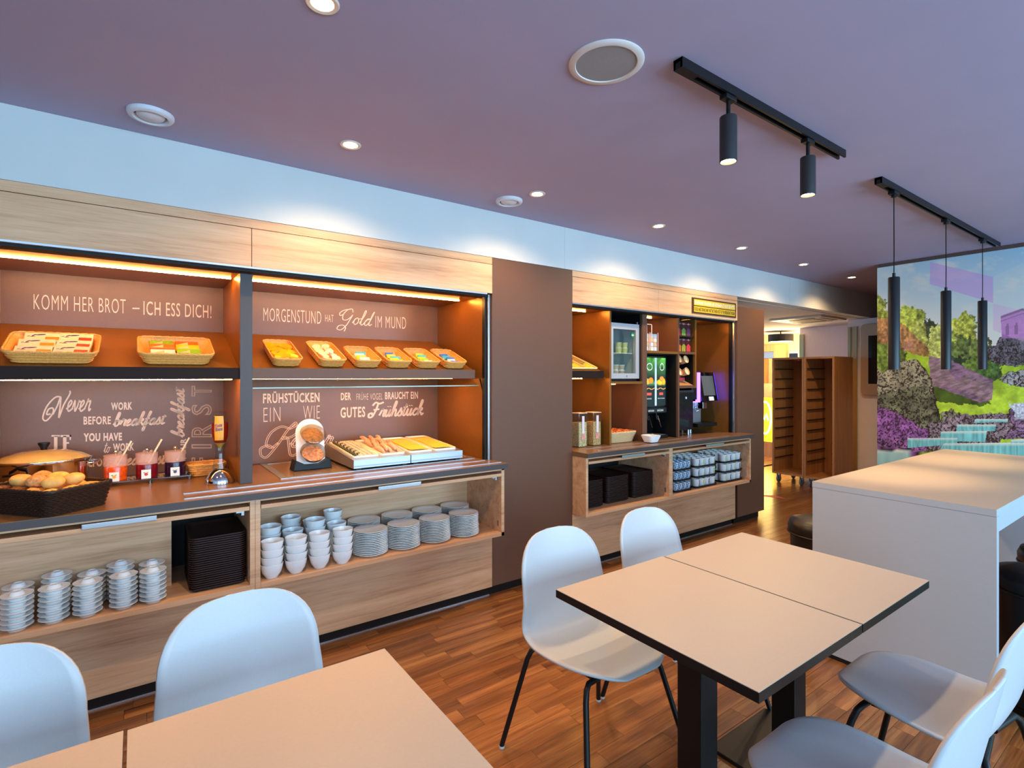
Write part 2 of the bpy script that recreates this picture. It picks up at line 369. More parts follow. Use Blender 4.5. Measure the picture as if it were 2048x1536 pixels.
GL = {
 'a': (0.85, [[(0.0, 0.2), (0.3, 0.8), (0.62, 0.95), (0.4, 1.0), (0.15, 0.6), (0.15, 0.15), (0.35, 0.0), (0.58, 0.35), (0.66, 0.95), (0.6, 0.25), (0.68, 0.02), (0.95, 0.25)]]),
 'b': (0.80, [[(0.0, 0.2), (0.35, 1.3), (0.42, 2.0), (0.28, 2.15), (0.18, 1.5), (0.14, 0.4), (0.3, 0.0), (0.58, 0.25), (0.6, 0.75), (0.42, 1.0), (0.3, 0.85), (0.6, 0.8), (0.88, 0.9)]]),
 'c': (0.70, [[(0.0, 0.2), (0.3, 0.75), (0.5, 0.98), (0.58, 0.8), (0.4, 1.0), (0.15, 0.6), (0.15, 0.2), (0.35, 0.0), (0.75, 0.25)]]),
 'd': (0.85, [[(0.0, 0.2), (0.3, 0.8), (0.6, 0.95), (0.38, 1.0), (0.15, 0.6), (0.15, 0.15), (0.35, 0.0), (0.6, 0.5), (0.8, 1.6), (0.86, 2.1), (0.72, 1.6), (0.62, 0.3), (0.72, 0.02), (0.95, 0.25)]]),
 'e': (0.68, [[(0.0, 0.2), (0.3, 0.45), (0.5, 0.8), (0.38, 1.0), (0.17, 0.75), (0.14, 0.3), (0.32, 0.0), (0.74, 0.28)]]),
 'f': (0.60, [[(0.0, 0.2), (0.38, 1.4), (0.5, 2.05), (0.36, 2.1), (0.26, 1.2), (0.2, -0.5), (0.08, -0.95), (0.0, -0.6), (0.25, 0.1), (0.62, 0.35)], [(0.0, 0.95), (0.55, 1.05)]]),
 'h': (0.85, [[(0.0, 0.2), (0.35, 1.4), (0.42, 2.05), (0.28, 2.1), (0.18, 1.2), (0.1, 0.0), (0.25, 0.7), (0.45, 1.0), (0.58, 0.8), (0.58, 0.2), (0.68, 0.02), (0.92, 0.25)]]),
 'k': (0.80, [[(0.0, 0.2), (0.35, 1.4), (0.42, 2.05), (0.28, 2.1), (0.18, 1.2), (0.1, 0.0), (0.22, 0.55), (0.5, 1.0), (0.55, 0.75), (0.25, 0.5), (0.5, 0.3), (0.65, 0.0), (0.88, 0.25)]]),
 'l': (0.45, [[(0.0, 0.2), (0.32, 1.4), (0.4, 2.05), (0.27, 2.1), (0.17, 1.2), (0.14, 0.3), (0.28, 0.0), (0.52, 0.25)]]),
 'n': (0.85, [[(0.0, 0.3), (0.15, 0.95), (0.12, 0.0), (0.25, 0.7), (0.45, 1.0), (0.58, 0.8), (0.58, 0.2), (0.68, 0.02), (0.92, 0.25)]]),
 'o': (0.78, [[(0.0, 0.2), (0.2, 0.75), (0.42, 1.0), (0.2, 0.8), (0.14, 0.3), (0.35, 0.0), (0.6, 0.35), (0.55, 0.85), (0.42, 1.0), (0.6, 0.85), (0.85, 0.95)]]),
 'r': (0.62, [[(0.0, 0.2), (0.2, 0.9), (0.25, 1.15), (0.3, 0.9), (0.55, 0.95), (0.48, 0.4), (0.54, 0.05), (0.72, 0.25)]]),
 's': (0.62, [[(0.0, 0.2), (0.25, 0.8), (0.36, 1.15), (0.42, 0.8), (0.52, 0.3), (0.35, 0.0), (0.12, 0.1), (0.4, 0.05), (0.68, 0.25)]]),
 't': (0.52, [[(0.0, 0.2), (0.25, 1.1), (0.38, 1.75), (0.24, 1.0), (0.18, 0.25), (0.3, 0.0), (0.58, 0.25)], [(0.02, 1.2), (0.58, 1.3)]]),
 'u': (0.85, [[(0.0, 0.2), (0.18, 1.0), (0.15, 0.3), (0.3, 0.0), (0.52, 0.3), (0.64, 1.0), (0.58, 0.25), (0.68, 0.02), (0.92, 0.25)]]),
 'v': (0.72, [[(0.0, 0.3), (0.15, 1.0), (0.25, 0.4), (0.35, 0.0), (0.55, 0.5), (0.6, 1.0), (0.62, 0.85), (0.82, 0.95)]]),
 'i': (0.42, [[(0.0, 0.2), (0.18, 1.0), (0.14, 0.25), (0.25, 0.0), (0.48, 0.25)], [(0.24, 1.45), (0.27, 1.5)]]),
 'G': (1.5, [[(1.25, 1.75), (1.05, 2.2), (0.6, 2.0), (0.3, 1.3), (0.4, 0.6), (0.8, 0.55), (1.15, 1.0), (1.3, 1.35), (1.15, 0.6), (0.95, -0.2), (0.55, -0.9), (0.1, -0.85), (0.15, -0.4), (0.6, -0.25), (0.95, -0.6), (0.9, -1.1)], [(0.3, 1.3), (0.0, 1.1), (-0.1, 1.5), (0.3, 1.95), (0.9, 2.15)]]),
 'N': (1.6, [[(0.55, 0.25), (0.25, 0.2), (0.3, 0.65), (0.62, 0.75), (0.72, 0.3), (0.35, -0.35), (0.0, -0.1), (0.1, 0.9), (0.6, 1.7), (1.05, 1.75)], [(0.75, 0.2), (0.95, 1.0), (1.05, 1.75), (1.2, 0.8), (1.3, -0.1), (1.45, 1.0), (1.75, 2.0), (1.68, 2.3)]]),
 'F': (1.35, [[(0.2, 1.7), (0.5, 2.15), (1.0, 1.95), (1.5, 2.15)], [(0.85, 1.95), (0.75, 1.0), (0.5, 0.1), (0.1, 0.0), (0.0, 0.45), (0.35, 0.6), (0.4, 0.3)], [(0.45, 1.05), (1.15, 1.15)]]),
 'K': (2.2, [[(0.9, 0.55), (0.5, 0.1), (0.05, 0.4), (0.15, 1.4), (0.75, 2.0), (1.4, 1.85)], [(-0.1, -0.6), (-0.25, 0.0), (0.2, 0.3), (0.6, 0.1)], [(-0.1, -0.6), (0.35, -0.75), (0.9, 0.4), (1.3, 1.6), (1.75, 2.35), (1.85, 2.1), (1.45, 1.8)], [(2.35, 2.0), (1.9, 1.2), (1.2, 0.9), (1.15, 1.05), (1.5, 0.95), (1.75, 0.2), (2.0, -0.5), (2.3, -0.6), (2.6, -0.3)]]),
}
GL['ü'] = (GL['u'][0], GL['u'][1] + [[(0.25, 1.4), (0.27, 1.48)], [(0.55, 1.4), (0.57, 1.48)]])
def put_script(mb, s, q, w=0.12, slant=0.22, rot=0, double=False):
    if isinstance(mb, list): mb.append(MB()); mb = mb[-1]
    if rot: q = [q[3], q[0], q[1], q[2]]
    strokes = []; x = 0
    for ch in s:
        adv, ss = GL[ch]
        for st in ss: strokes.append([(x + p[0] + slant * p[1], p[1]) for p in crom(st)])
        x += adv
    allp = [p for st in strokes for p in st]
    x0 = min(p[0] for p in allp) - w / 2; x1 = max(p[0] for p in allp) + w / 2; y0 = min(p[1] for p in allp) - w / 2; y1 = max(p[1] for p in allp) + w / 2
    def ribbon(st, off, ww):
        vs = []; n = len(st)
        for i in range(n):
            a = st[max(i - 1, 0)]; b = st[min(i + 1, n - 1)]; dx = b[0] - a[0]; dy = b[1] - a[1]; l = math.hypot(dx, dy) or 1
            nx, ny = -dy / l, dx / l
            for sg in (-1, 1):
                u = (st[i][0] + nx * (off + sg * ww / 2) - x0) / (x1 - x0); v = (st[i][1] + ny * (off + sg * ww / 2) - y0) / (y1 - y0)
                vs.append(bil(q, u, v))
        mb.add(vs, [(2 * i, 2 * i + 1, 2 * i + 3, 2 * i + 2) for i in range(n - 1)])
    for st in strokes:
        if double: ribbon(st, w * 0.38, w * 0.3); ribbon(st, -w * 0.38, w * 0.3)
        else: ribbon(st, 0, w)
    return mb
def pq(Y, *px):
    """four photo points TL,TR,BR,BL on a sheet standing at depth Y"""
    return [onY(p[0], p[1], Y) for p in px]
def pbox(Y, x0, x1, t0, b0, t1=None, b1=None):
    t1 = t0 if t1 is None else t1; b1 = b0 if b1 is None else b1
    return pq(Y, (x0, t0), (x1, t1), (x1, b1), (x0, b0))

# ================================================================ THE SETTING
CZ, SZ = 2.625, 2.312                       # ceiling, underside of the soffit
YP = 2.97                                   # face of pillars / fascia / lower panels
struct('ceiling', MB().box(-3.0, 10.2, -3.0, YP + 0.02, CZ, CZ + 0.1), ceilm)
struct('trim_1', MB().box(-3.0, 10.2, YP - 0.004, YP + 0.12, SZ, CZ - 0.0005), wallw)            # white soffit
for k, xx in enumerate((2.62, 6.0)):
    struct('trim_joint', MB().box(xx, xx + 0.002, YP - 0.0048, YP - 0.003, SZ, CZ - 0.001), mat('joint_grey', (188, 190, 192), 0.8), parent=bpy.data.objects['trim_1'])
struct('ceiling_corridor', MB().box(-3.0, 10.2, YP + 0.12, 8.2, SZ - 0.004, SZ + 0.1), mat('corridor_ceiling', (224, 214, 204), 0.85))
struct('wall_long', MB().box(-3.0, 5.46, 3.80, 3.9, 0, SZ - 0.006), brown)
struct('wall_left', MB().box(-3.1, -3.0, -3.0, 8.2, -0.0, CZ + 0.1), wallw)
# wall behind the camera with three windows
wb = MB(); xs = [-3.0, -2.35, -0.05, 0.35, 2.65, 3.05, 5.35, 10.2]
for i in range(0, 7, 2): wb.box(xs[i], xs[i + 1], -3.1, -3.0, 0, CZ + 0.1)
wb.box(-3.0, 10.2, -3.1, -3.0, 0, 0.65); wb.box(-3.0, 10.2, -3.1, -3.0, 2.45, CZ + 0.1)
struct('wall_back', wb, wallw)
for i in range(3):
    a, b = xs[1 + 2 * i], xs[2 + 2 * i]
    wf = MB()
    for (p, q, r, s_) in ((a, b, 0.65, 0.70), (a, b, 2.40, 2.45), (a, a + 0.05, 0.7, 2.4), (b - 0.05, b, 0.7, 2.4), ((a + b) / 2 - 0.025, (a + b) / 2 + 0.025, 0.7, 2.4)):
        wf.box(p, q, -3.08, -3.02, r, s_)
    wo = struct('window_%d' % (i + 1), wf, alu)
    link('pane', MB().box(a + 0.05, b - 0.05, -3.056, -3.050, 0.7, 2.4).mesh('pane', glassg), wo)
struct('wall_right', MB().box(10.2, 10.3, -3.0, 8.2, 0, CZ + 0.1), wallyel)

# floor: sub-floor and parquet strips, each strip its own piece
floorm = wood('parquet', (74, 40, 20), (138, 84, 42), (190, 132, 76), 'X', 0.30, 4.0, rnd=0.22, coat=0.35)
fl = struct('floor', MB().box(-3.0, 10.2, -3.0, 8.2, -0.06, -0.012), mat('subfloor', (40, 22, 12), 0.8))
PW, rows = 0.078, []
strips = []
y = -0.4; r = 0
while y < 4.6:
    x = -1.2 - random.random() * 0.55
    while x < 8.9:
        L = random.choice((0.42, 0.5, 0.58))
        cx, cy = x + L / 2, y + PW / 2
        if not (cx < 5.6 and cy > 3.06) : strips.append((math.hypot(cx - 0.0, cy), cx, cy, L))
        x += L + 0.0012
    y += PW + 0.0012; r += 1
def seen(cx, cy):
    d = cx * FW[0] + cy * FW[1]
    if d < 0.3: return False
    px = 1024 + F * (cx * RT[0] + cy * RT[1]) / d; py = HY + F * HC / d
    return -60 < px < 2110 and py < 1640
strips.sort(key=lambda s_: (not seen(s_[1], s_[2]), s_[0]))
PM = {L: MB().box(-L / 2, L / 2, -PW / 2, PW / 2, -0.012, 0.0).mesh('plank', floorm, bevel=0.0008) for L in (0.42, 0.5, 0.58)}
for (d, cx, cy, L) in strips[:300]: link('plank', PM[L], fl, (cx, cy, 0))
rest = MB()
for (d, cx, cy, L) in strips[300:]: rest.box(cx - L / 2, cx + L / 2, cy - PW / 2, cy + PW / 2, -0.012, 0.0)
far = MB()
for i in range(24):
    yy = 4.6 + i * 0.15
    far.box(5.5, 10.2, yy, yy + 0.1488, -0.012, 0)
rest.v, rest.f = rest.v, rest.f
o = link('plank_rest', rest.mesh('plank_rest', floorm), fl); o['kind'] = 'stuff'
o = link('plank_far', far.mesh('plank_far', floorm), fl); o['kind'] = 'stuff'
near = MB()
for i in range(17):
    for j in range(6):
        near.box(-3.0 + j * 2.2, -0.802 + j * 2.2, -3.0 + i * 0.152, -2.8495 + i * 0.152, -0.012, 0) if -2.85 + i * 0.152 < -0.4 else None
o = link('plank_near', near.mesh('plank_near', floorm), fl); o['kind'] = 'stuff'

# ================================================================ BUFFET CABINETRY
YB, YCF, ZC = 2.825, 2.808, 0.93            # shelf-box front, worktop front, worktop height
SH = 0.478                                  # top of the low shelf
def lower_cabinet(name, label, x0, x1, xm, ends, handles, seam):
    t = thing(name, label, 'cabinet', (x0, YP, 0))
    P = lambda n, mb, m, **k: part(n, mb, m, t, world=True, **k)
    P('plinth', MB().box(x0, x1, 3.012, 3.03, 0, 0.068), plinthm)
    P('plinth_edge', MB().box(x0, x1, 3.004, 3.012, 0, 0.006), alu)
    for (a, b) in ((x0, seam - 0.0012), (seam + 0.0012, x1)):
        P('front_panel', MB().box(a, b, YP, YP + 0.019, 0.068, 0.452), oak, bevel=0.001)
    for (a, b) in ((ends[0], xm - 0.0235), (xm + 0.0005, ends[1])):
        P('shelf_board', MB().box(a + 0.0235, b, YB, 3.60, 0.453, SH), oak_edge, bevel=0.001)
        P('top_board', MB().box(a + 0.0235, b, YB, 3.60, 0.884, 0.894), oak, bevel=0.001)
    for a in (ends[0], xm - 0.0235, xm + 0.0005, ends[1] - 0.023):
        P('side_board', MB().box(a, a + 0.023, YB, 3.62, 0.453, 0.8945), oak, bevel=0.001)
    for (a, b), (h0, h1) in zip(((ends[0] + 0.026, xm - 0.026), (xm + 0.026, ends[1] - 0.026)), handles):
        f = P('flap_door', MB().box(a, b, YB - 0.004, 3.28, 0.846, 0.865), oak_edge, bevel=0.001, label='oak flap slid in under the worktop')
        part('handle', MB().box(h0, h1, YB - 0.016, YB - 0.005, 0.860, 0.882), alu, f, world=True, bevel=0.002, label='aluminium handle profile')
        part('handle_inset', MB().box(h0 + 0.006, h1 - 0.006, YB - 0.0172, YB - 0.0155, 0.866, 0.876), steel, f, world=True)
        for hx in (b - 0.02,):
            part('hinge', MB().box(hx - 0.035, hx, YB + 0.02, YB + 0.06, 0.834, 0.846).box(hx - 0.012, hx, YB + 0.02, YB + 0.05, 0.82, 0.834), steel, f, world=True)
            P('catch', MB().box(b + 0.0, b + 0.004, YB + 0.03, YB + 0.045, SH + 0.035, SH + 0.07), steel)
    return t
c1 = lower_cabinet('buffet_base_cabinet', 'oak base cabinet holding saucers, bowls and plates below the left worktop', -0.60, 1.968, 0.4745, (-0.60, 1.968), ((-0.186, 0.073), (1.10, 1.362)), 0.484)
part('back_board', MB().box(-0.57, 0.139, 3.05, 3.066, SH, 0.84), oak, c1, world=True)
part('back_board', MB().box(0.50, 1.945, 3.265, 3.28, SH, 0.884), oak, c1, world=True)
part('inner_lining', MB().box(0.14, 0.45, 3.34, 3.36, SH, 0.84), blackrec, c1, world=True)
part('pipe', MB().tube([(0.10, 3.25, 0.80), (0.45, 3.22, 0.815)], 0.011, 10), steel, c1, world=True, smooth=40)
c2 = lower_cabinet('buffet_base_cabinet', 'oak base cabinet holding dark trays and cups below the right worktop', 2.702, 4.912, 3.699, (2.706, 4.948), ((3.082, 3.347), (4.185, 4.46)), 3.70)
part('back_board', MB().box(2.73, 3.675, 3.40, 3.415, SH, 0.884), blackrec, c2, world=True)
part('back_board', MB().box(3.722, 4.925, 3.40, 3.415, SH, 0.884), oak, c2, world=True)

def worktop(label, x0, x1, rx):
    t = thing('worktop', label, 'worktop', (x0, YCF, ZC))
    part('slab', MB().box(x0, x1, YCF, 3.72, ZC - 0.035, ZC), top_brown, t, world=True, bevel=0.002)
    part('front_edge', MB().box(x0 - 0.0004, x1 + 0.0004, YCF - 0.0012, YCF + 0.003, ZC - 0.034, ZC - 0.002), edge_dark, t, world=True)
    for yy, a, b in rx:
        part('tray_rail', MB().box(a, b, yy - 0.009, yy + 0.009, ZC - 0.001, ZC + 0.004), alu, t, world=True, bevel=0.0015, label='flat steel sliding rail')
worktop('brown worktop carrying bread, jams and cold plates', -0.60, 1.985, ((2.99, 0.184, 1.92), (2.862, 0.179, 1.965)))
worktop('brown worktop carrying cereals, pastries and drink machines', 2.702, 4.985, ((2.99, 2.86, 4.20), (2.862, 2.86, 4.62)))

# pillars
for (a, b, ztop, lab) in ((1.969, 2.7015, SZ - 0.001, 'tall brown pillar between the two buffet niches'), (4.951, 5.46, 2.213, 'tall brown end pillar beside the corridor')):
    t = thing('brown_pillar', lab, 'pillar', (a, YP, 0))
    part('panel', MB().box(a, b, YP, 3.79, 0.07, ztop), brown, t, world=True, bevel=0.001)
    part('plinth', MB().box(a, b - 0.04, 3.012, 3.7, 0, 0.069), plinthm, t, world=True)
t = thing('brown_pillar', 'tall brown pillar left of the bread niche', 'pillar', (-1.4, YP, 0))
part('panel', MB().box(-1.4, -0.602, YP, 3.79, 0.07, SZ - 0.001), brown, t, world=True)

def overhead(label, x0, x1, seam, zb=2.066):
    t = thing('overhead_cabinet', label, 'cabinet', (x0, YP, zb))
    part('cornice_board', MB().box(x0, x1, YP, YP + 0.02, 2.266, SZ - 0.001), oak_edge if False else oak, t, world=True)
    for a, b in ((x0, seam - 0.0014), (seam + 0.0014, x1)):
        part('door', MB().box(a, b, YP - 0.001, YP + 0.018, zb, 2.2625), oak, t, world=True, bevel=0.001)
    part('carcass', MB().box(x0, x1, YP + 0.021, YP + 0.028, zb + 0.012, SZ - 0.001), plinthm, t, world=True)
    part('edge_profile', MB().box(x0, x1 - 0.04, YP - 0.002, YP + 0.02, zb - 0.010, zb - 0.0005), alu, t, world=True)
overhead('oak overhead cabinet with two doors above the bread niche', -0.60, 1.968, 0.482)
ov2 = overhead('oak overhead cabinet with two doors above the drinks niche', 2.7025, 4.948, 3.716)

# ---------------------------------------------------------------- left niche
NT, NB = 2.052, 3.73                        # niche ceiling, back panel
YD = 3.08
t = thing('display_niche', 'brown display niche with printed slogans above the left worktop', 'niche', (-0.60, NB, ZC)); n1 = t
P = lambda n, mb, m, **k: part(n, mb, m, t, world=True, **k)
bpL = P('back_panel', MB().box(-0.58, 0.444, NB, NB + 0.018, ZC + 0.001, NT), brownback)
bpR = P('back_panel', MB().box(0.503, 1.958, NB, NB + 0.018, ZC + 0.001, NT), brownback)
P('side_panel', MB().box(-0.60, -0.57, YD, NB + 0.018, ZC + 0.001, NT), bronze)
P('side_panel', MB().box(1.950, 1.9675, 3.045, NB + 0.018, ZC + 0.001, NT), bronze)
P('shutter_track', MB().box(1.935, 1.966, 3.012, 3.044, ZC + 0.001, NT + 0.01), black)
P('shutter_edge', MB().box(1.950, 1.9665, 2.992, 3.008, ZC + 0.001, NT + 0.008), alu)
P('divider', MB().box(0.4445, 0.5025, YD, NB + 0.018, ZC + 0.001, NT), bronze)
P('divider_edge', MB().box(0.444, 0.503, YD - 0.003, YD, ZC + 0.001, NT), edge_dark)
P('ceiling_board', MB().box(-0.60, 1.9675, 3.09, NB + 0.018, NT, NT + 0.03), bronze)
P('roller_shutter_box', MB().box(-0.60, 1.95, 3.0, 3.088, 2.045, 2.30), blackrec)
for (a, b) in ((-0.57, 0.43), (0.515, 1.90)):
    P('light_strip', MB().box(a, b, 3.30, 3.309, NT - 0.005, NT - 0.0005), led, label='glowing warm light strip under the niche ceiling')
for (a, b, off) in ((-0.57, 0.444, 0), (0.503, 1.905, 1)):
    s = P('sloping_shelf', MB().prism([(3.1, 1.522), (3.1, 1.540), (NB - 0.001, 1.775), (NB - 0.001, 1.757)], a, b, 'X'), bronze)
    part('shelf_lip', MB().box(a, b, 3.088, 3.0995, 1.486, 1.546), plinthm if not off else brown, s, world=True, bevel=0.001)
    part('underside', MB().box(a, b, 3.0996, NB - 0.002, 1.486, 1.494), bronze, s, world=True)
    part('light_strip', MB().box(a, b - 0.03, 3.13, 3.138, 1.4825, 1.4855) if not off else MB().box(a, b - 0.06, 3.30, 3.312, 1.4847, 1.4858), led, s, world=True)
P('glass_guard', MB().prism([(3.085, 1.438), (3.091, 1.438), (3.17, 1.478), (3.164, 1.478)], 0.505, 1.93, 'X'), glass)
P('glass_edge', MB().box(0.505, 1.93, 3.082, 3.0855, 1.4345, 1.4405), mat('glass_green_edge', (126, 160, 140), 0.15, spec=0.8))
P('shelf_bracket', MB().prism([(3.05, 1.39), (3.055, 1.39), (3.10, 1.486), (3.09, 1.486)], 1.944, 1.9495, 'X'), plinthm)

YT = NB - 0.0012
def letter(par, fn, m=letters, name='lettering'):
    L = []; fn(L)
    for mb in L: part(name, mb, m, par, world=True)
letter(bpL, lambda m: (put_text(m, 'KOMM HER BROT', pbox(YT, 67.3, 251.4, 588, 618.4, 598.8, 627.3), -0.012), put_text(m, '-', pbox(YT, 265, 279, 615.5, 618, 615.8, 618.3), 0.0),
                       put_text(m, 'ICH ESS DICH!', pbox(YT, 287, 422.8, 602, 629.8, 610.8, 636.7), 0.0)))
letter(bpL, lambda m: (put_script(m, 'N', pbox(YT, 84, 142, 780, 843), 0.13), put_script(m, 'ever', pbox(YT, 131, 183, 796, 824), 0.16)))
letter(bpL, lambda m: (put_text(m, 'WORK', pbox(YT, 222, 264.6, 805, 820.4, 804, 819.4), 0.04), put_text(m, 'BEFORE', pbox(YT, 167, 221.7, 833, 849.5, 832.5, 848.5), 0.026),
                       put_text(m, 'YOU HAVE', pbox(YT, 167, 244, 866.5, 883.5, 865, 881), 0.04), put_text(m, 'WORK', pbox(YT, 226, 268.4, 887, 903, 885.5, 901), 0.04),
                       put_text(m, 'BEFORE', pbox(YT, 168.5, 222, 918, 934.5, 916, 932), 0.04)))
letter(bpL, lambda m: (put_script(m, 'breakfast', pbox(YT, 224.7, 335, 824, 866, 820, 860), 0.24), put_script(m, 'to', pbox(YT, 207, 222, 884.6, 906), 0.14),
                       put_script(m, 'breakfast', pbox(YT, 226, 336, 902, 944, 898, 940), 0.24)))
letter(bpL, lambda m: (put_script(m, 'breakfast', pbox(YT, 340, 381, 772, 876), 0.24, rot=1), put_text(m, 'YOUR', pbox(YT, 360.6, 372.5, 877, 922), 0.035, rot=1)))
for ch, a, b in (('T', 771.6, 793), ('S', 808.5, 830), ('R', 847.8, 874.4), ('I', 888.4, 897), ('F', 915, 936)):
    letter(bpL, lambda m: put_text(m, ch, pbox(YT, 383, 423.6, a, b), 0, True, rot=1), letters2)
def slab_if(L):
    m = MB(); L.append(m)
    for (x0, x1, y0, y1) in ((108, 115, 872, 902), (103, 120, 870, 873.5), (103, 120, 899, 902), (126, 133, 872, 902), (121, 142, 870, 874), (139, 142, 870, 880), (133, 138, 884, 887.5), (122, 137, 899, 902)):
        q = pbox(YT, x0, x1, y0, y1); m.add(q, [(0, 1, 2, 3)])
letter(bpL, slab_if)
letter(bpR, lambda m: (put_text(m, 'MORGENSTUND', pbox(YT, 526.8, 642.4, 615.4, 641.6, 623, 648), -0.012), put_text(m, 'IM MUND', pbox(YT, 751, 812, 632, 654.8, 634.7, 658), -0.014)))
letter(bpR, lambda m: put_text(m, 'HAT', pbox(YT, 650.5, 667, 629, 643, 630, 644.5), -0.012))
letter(bpR, lambda m: put_script(m, 'Gold', pbox(YT, 673, 750, 614, 662, 622, 668), 0.10))
letter(bpR, lambda m: (put_text(m, 'FRÜHSTÜCKEN', pbox(YT, 526, 639, 783, 807, 781, 804), 0.026), put_text(m, 'DER', pbox(YT, 681.7, 702, 786, 800.4, 785, 799.8), 0.026),
                       put_text(m, 'BRAUCHT EIN', pbox(YT, 770, 836, 784, 798.8, 783, 797.6), 0.026), put_text(m, 'GUTES', pbox(YT, 681, 730.4, 815, 836, 813, 834), 0.02)))
letter(bpR, lambda m: (put_text(m, 'EIN', pbox(YT, 527, 560.7, 816, 844, 814, 842), -0.02), put_text(m, 'WIE', pbox(YT, 606.5, 639.8, 812, 839, 811, 837), -0.02),
                       put_text(m, 'FRÜHE VOGEL', pbox(YT, 713, 765, 784.5, 800, 783.5, 799), -0.012)))
letter(bpR, lambda m: put_script(m, 'Frühstück', pbox(YT, 735, 848.5, 804, 837, 798, 831), 0.24))
letter(bpR, lambda m: (put_script(m, 'K', pbox(YT, 518, 606, 843.6, 917), 0.16, double=True), put_script(m, 'aiser', pbox(YT, 578, 668, 862, 896), 0.2, double=True)))

# ---------------------------------------------------------------- right niche
t = thing('display_niche', 'brown niche with compartments for machines above the right worktop', 'niche', (2.705, NB, ZC)); n2 = t
YE = 3.05
P('back_panel', MB().box(2.70, 4.95, NB, NB + 0.018, ZC + 0.001, NT), brownback)
P('side_panel', MB().box(4.925, 4.9425, 3.045, NB, ZC + 0.001, NT), bronze)
P('shutter_track', MB().box(4.915, 4.944, 3.012, 3.044, ZC + 0.001, NT + 0.01), black)
P('shutter_edge', MB().box(4.926, 4.944, 2.992, 3.008, ZC + 0.001, NT + 0.008), alu)
P('ceiling_board', MB().box(2.705, 4.9425, YE + 0.03, NB, NT, NT + 0.03), bronze)
P('roller_shutter_box', MB().box(2.705, 4.92, 3.0, 3.078, 2.046, 2.29), blackrec)
for (a, b) in ((3.191, 3.211), (3.60, 3.66), (4.096, 4.119)):
    P('divider', MB().box(a, b, YE, NB - 0.001, ZC + 0.001, NT - 0.001), bronze if a < 3.5 else brown, bevel=0.001)
P('divider', MB().box(4.357, 4.381, YE, NB - 0.001, 1.39, NT - 0.001), bronze, bevel=0.001)
P('shelf', MB().box(3.2115, 3.5995, YE, NB - 0.001, 1.437, 1.458), bronze)
P('shelf', MB().box(3.6605, 4.0955, YE, NB - 0.001, 1.708, 1.73), bronze)
P('shelf', MB().box(4.1195, 4.3565, YE, NB - 0.001, 1.712, 1.734), brown)
P('shelf', MB().box(4.1195, 4.3565, YE, NB - 0.001, 1.39, 1.415), brown)
P('black_lining', MB().box(3.213, 3.598, 3.56, 3.57, 1.46, NT - 0.002).box(3.590, 3.5985, YE + 0.02, 3.56, 1.46, NT - 0.002).box(3.2125, 3.2135, YE + 0.02, 3.56, 1.46, NT - 0.002).box(3.213, 3.598, YE + 0.03, 3.56, NT - 0.006, NT - 0.002), blackrec)
P('black_lining', MB().box(3.661, 4.095, 3.66, 3.67, ZC + 0.002, 1.706).box(4.090, 4.0952, YE + 0.02, 3.66, ZC + 0.002, 1.706).box(3.661, 4.09, YE + 0.03, 3.66, 1.70, 1.7065), blackrec)
P('black_lining', MB().box(4.12, 4.356, 3.60, 3.61, ZC + 0.002, 1.388).box(4.12, 4.356, 3.42, 3.43, 1.416, 1.71).box(4.3505, 4.3562, YE + 0.02, 3.42, 1.416, 1.71), blackrec)
s = P('sloping_shelf', MB().prism([(3.1, 1.522), (3.1, 1.540), (NB - 0.002, 1.775), (NB - 0.002, 1.757)], 2.706, 3.16, 'X'), bronze)
part('shelf_lip', MB().box(2.706, 3.16, 3.088, 3.0995, 1.486, 1.546), plinthm, s, world=True)
part('underside', MB().box(2.706, 3.1905, 3.0996, NB - 0.002, 1.486, 1.494), bronze, s, world=True)
for (a, b, z) in ((2.72, 3.08, NT), (3.68, 3.93, NT), (4.40, 4.62, NT)):
    P('light_strip', MB().box(a, b, 3.22, 3.230, z - 0.006, z - 0.0005), led)
P('light_strip', MB().box(2.72, 3.02, 3.20, 3.208, 1.481, 1.4855), led)
P('light_strip', MB().box(3.225, 3.42, 3.20, 3.208, 1.432, 1.4365), led)
# warning sign on the overhead doors
sg = thing('notice_sign', 'small brown and yellow no-takeaway notice on the right overhead door', 'sign', (4.19, YP - 0.002, 2.09))
part('board', MB().box(4.19, 4.913, YP - 0.008, YP - 0.0015, 2.09, 2.237), mat('sign_brown', (70, 42, 22), 0.5), sg, world=True)
for (za, zb_) in ((2.166, 2.222), (2.105, 2.157)):
    part('strip', MB().box(4.215, 4.893, YP - 0.0095, YP - 0.008, za, zb_), mat('sign_yellow', (206, 178, 44), 0.5), sg, world=True)
q = lambda za, zb_: [(4.222, YP - 0.0105, zb_), (4.886, YP - 0.0105, zb_), (4.886, YP - 0.0105, za), (4.222, YP - 0.0105, za)]
mb = MB(); put_text(mb, 'DIE MITNAHME VON SPEISEN UND GETRÄNKEN IST NICHT GESTATTET.', q(2.176, 2.216), 0.02); part('lettering', mb, mat('sign_white', (244, 240, 220), 0.5), sg, world=True)
mb = MB(); put_text(mb, 'FOOD AND DRINKS MAY NOT BE TAKEN OUT OF THE BREAKFAST ROOM.', q(2.114, 2.148), 0.02); part('lettering', mb, mat('sign_black', (30, 20, 12), 0.5), sg, world=True)

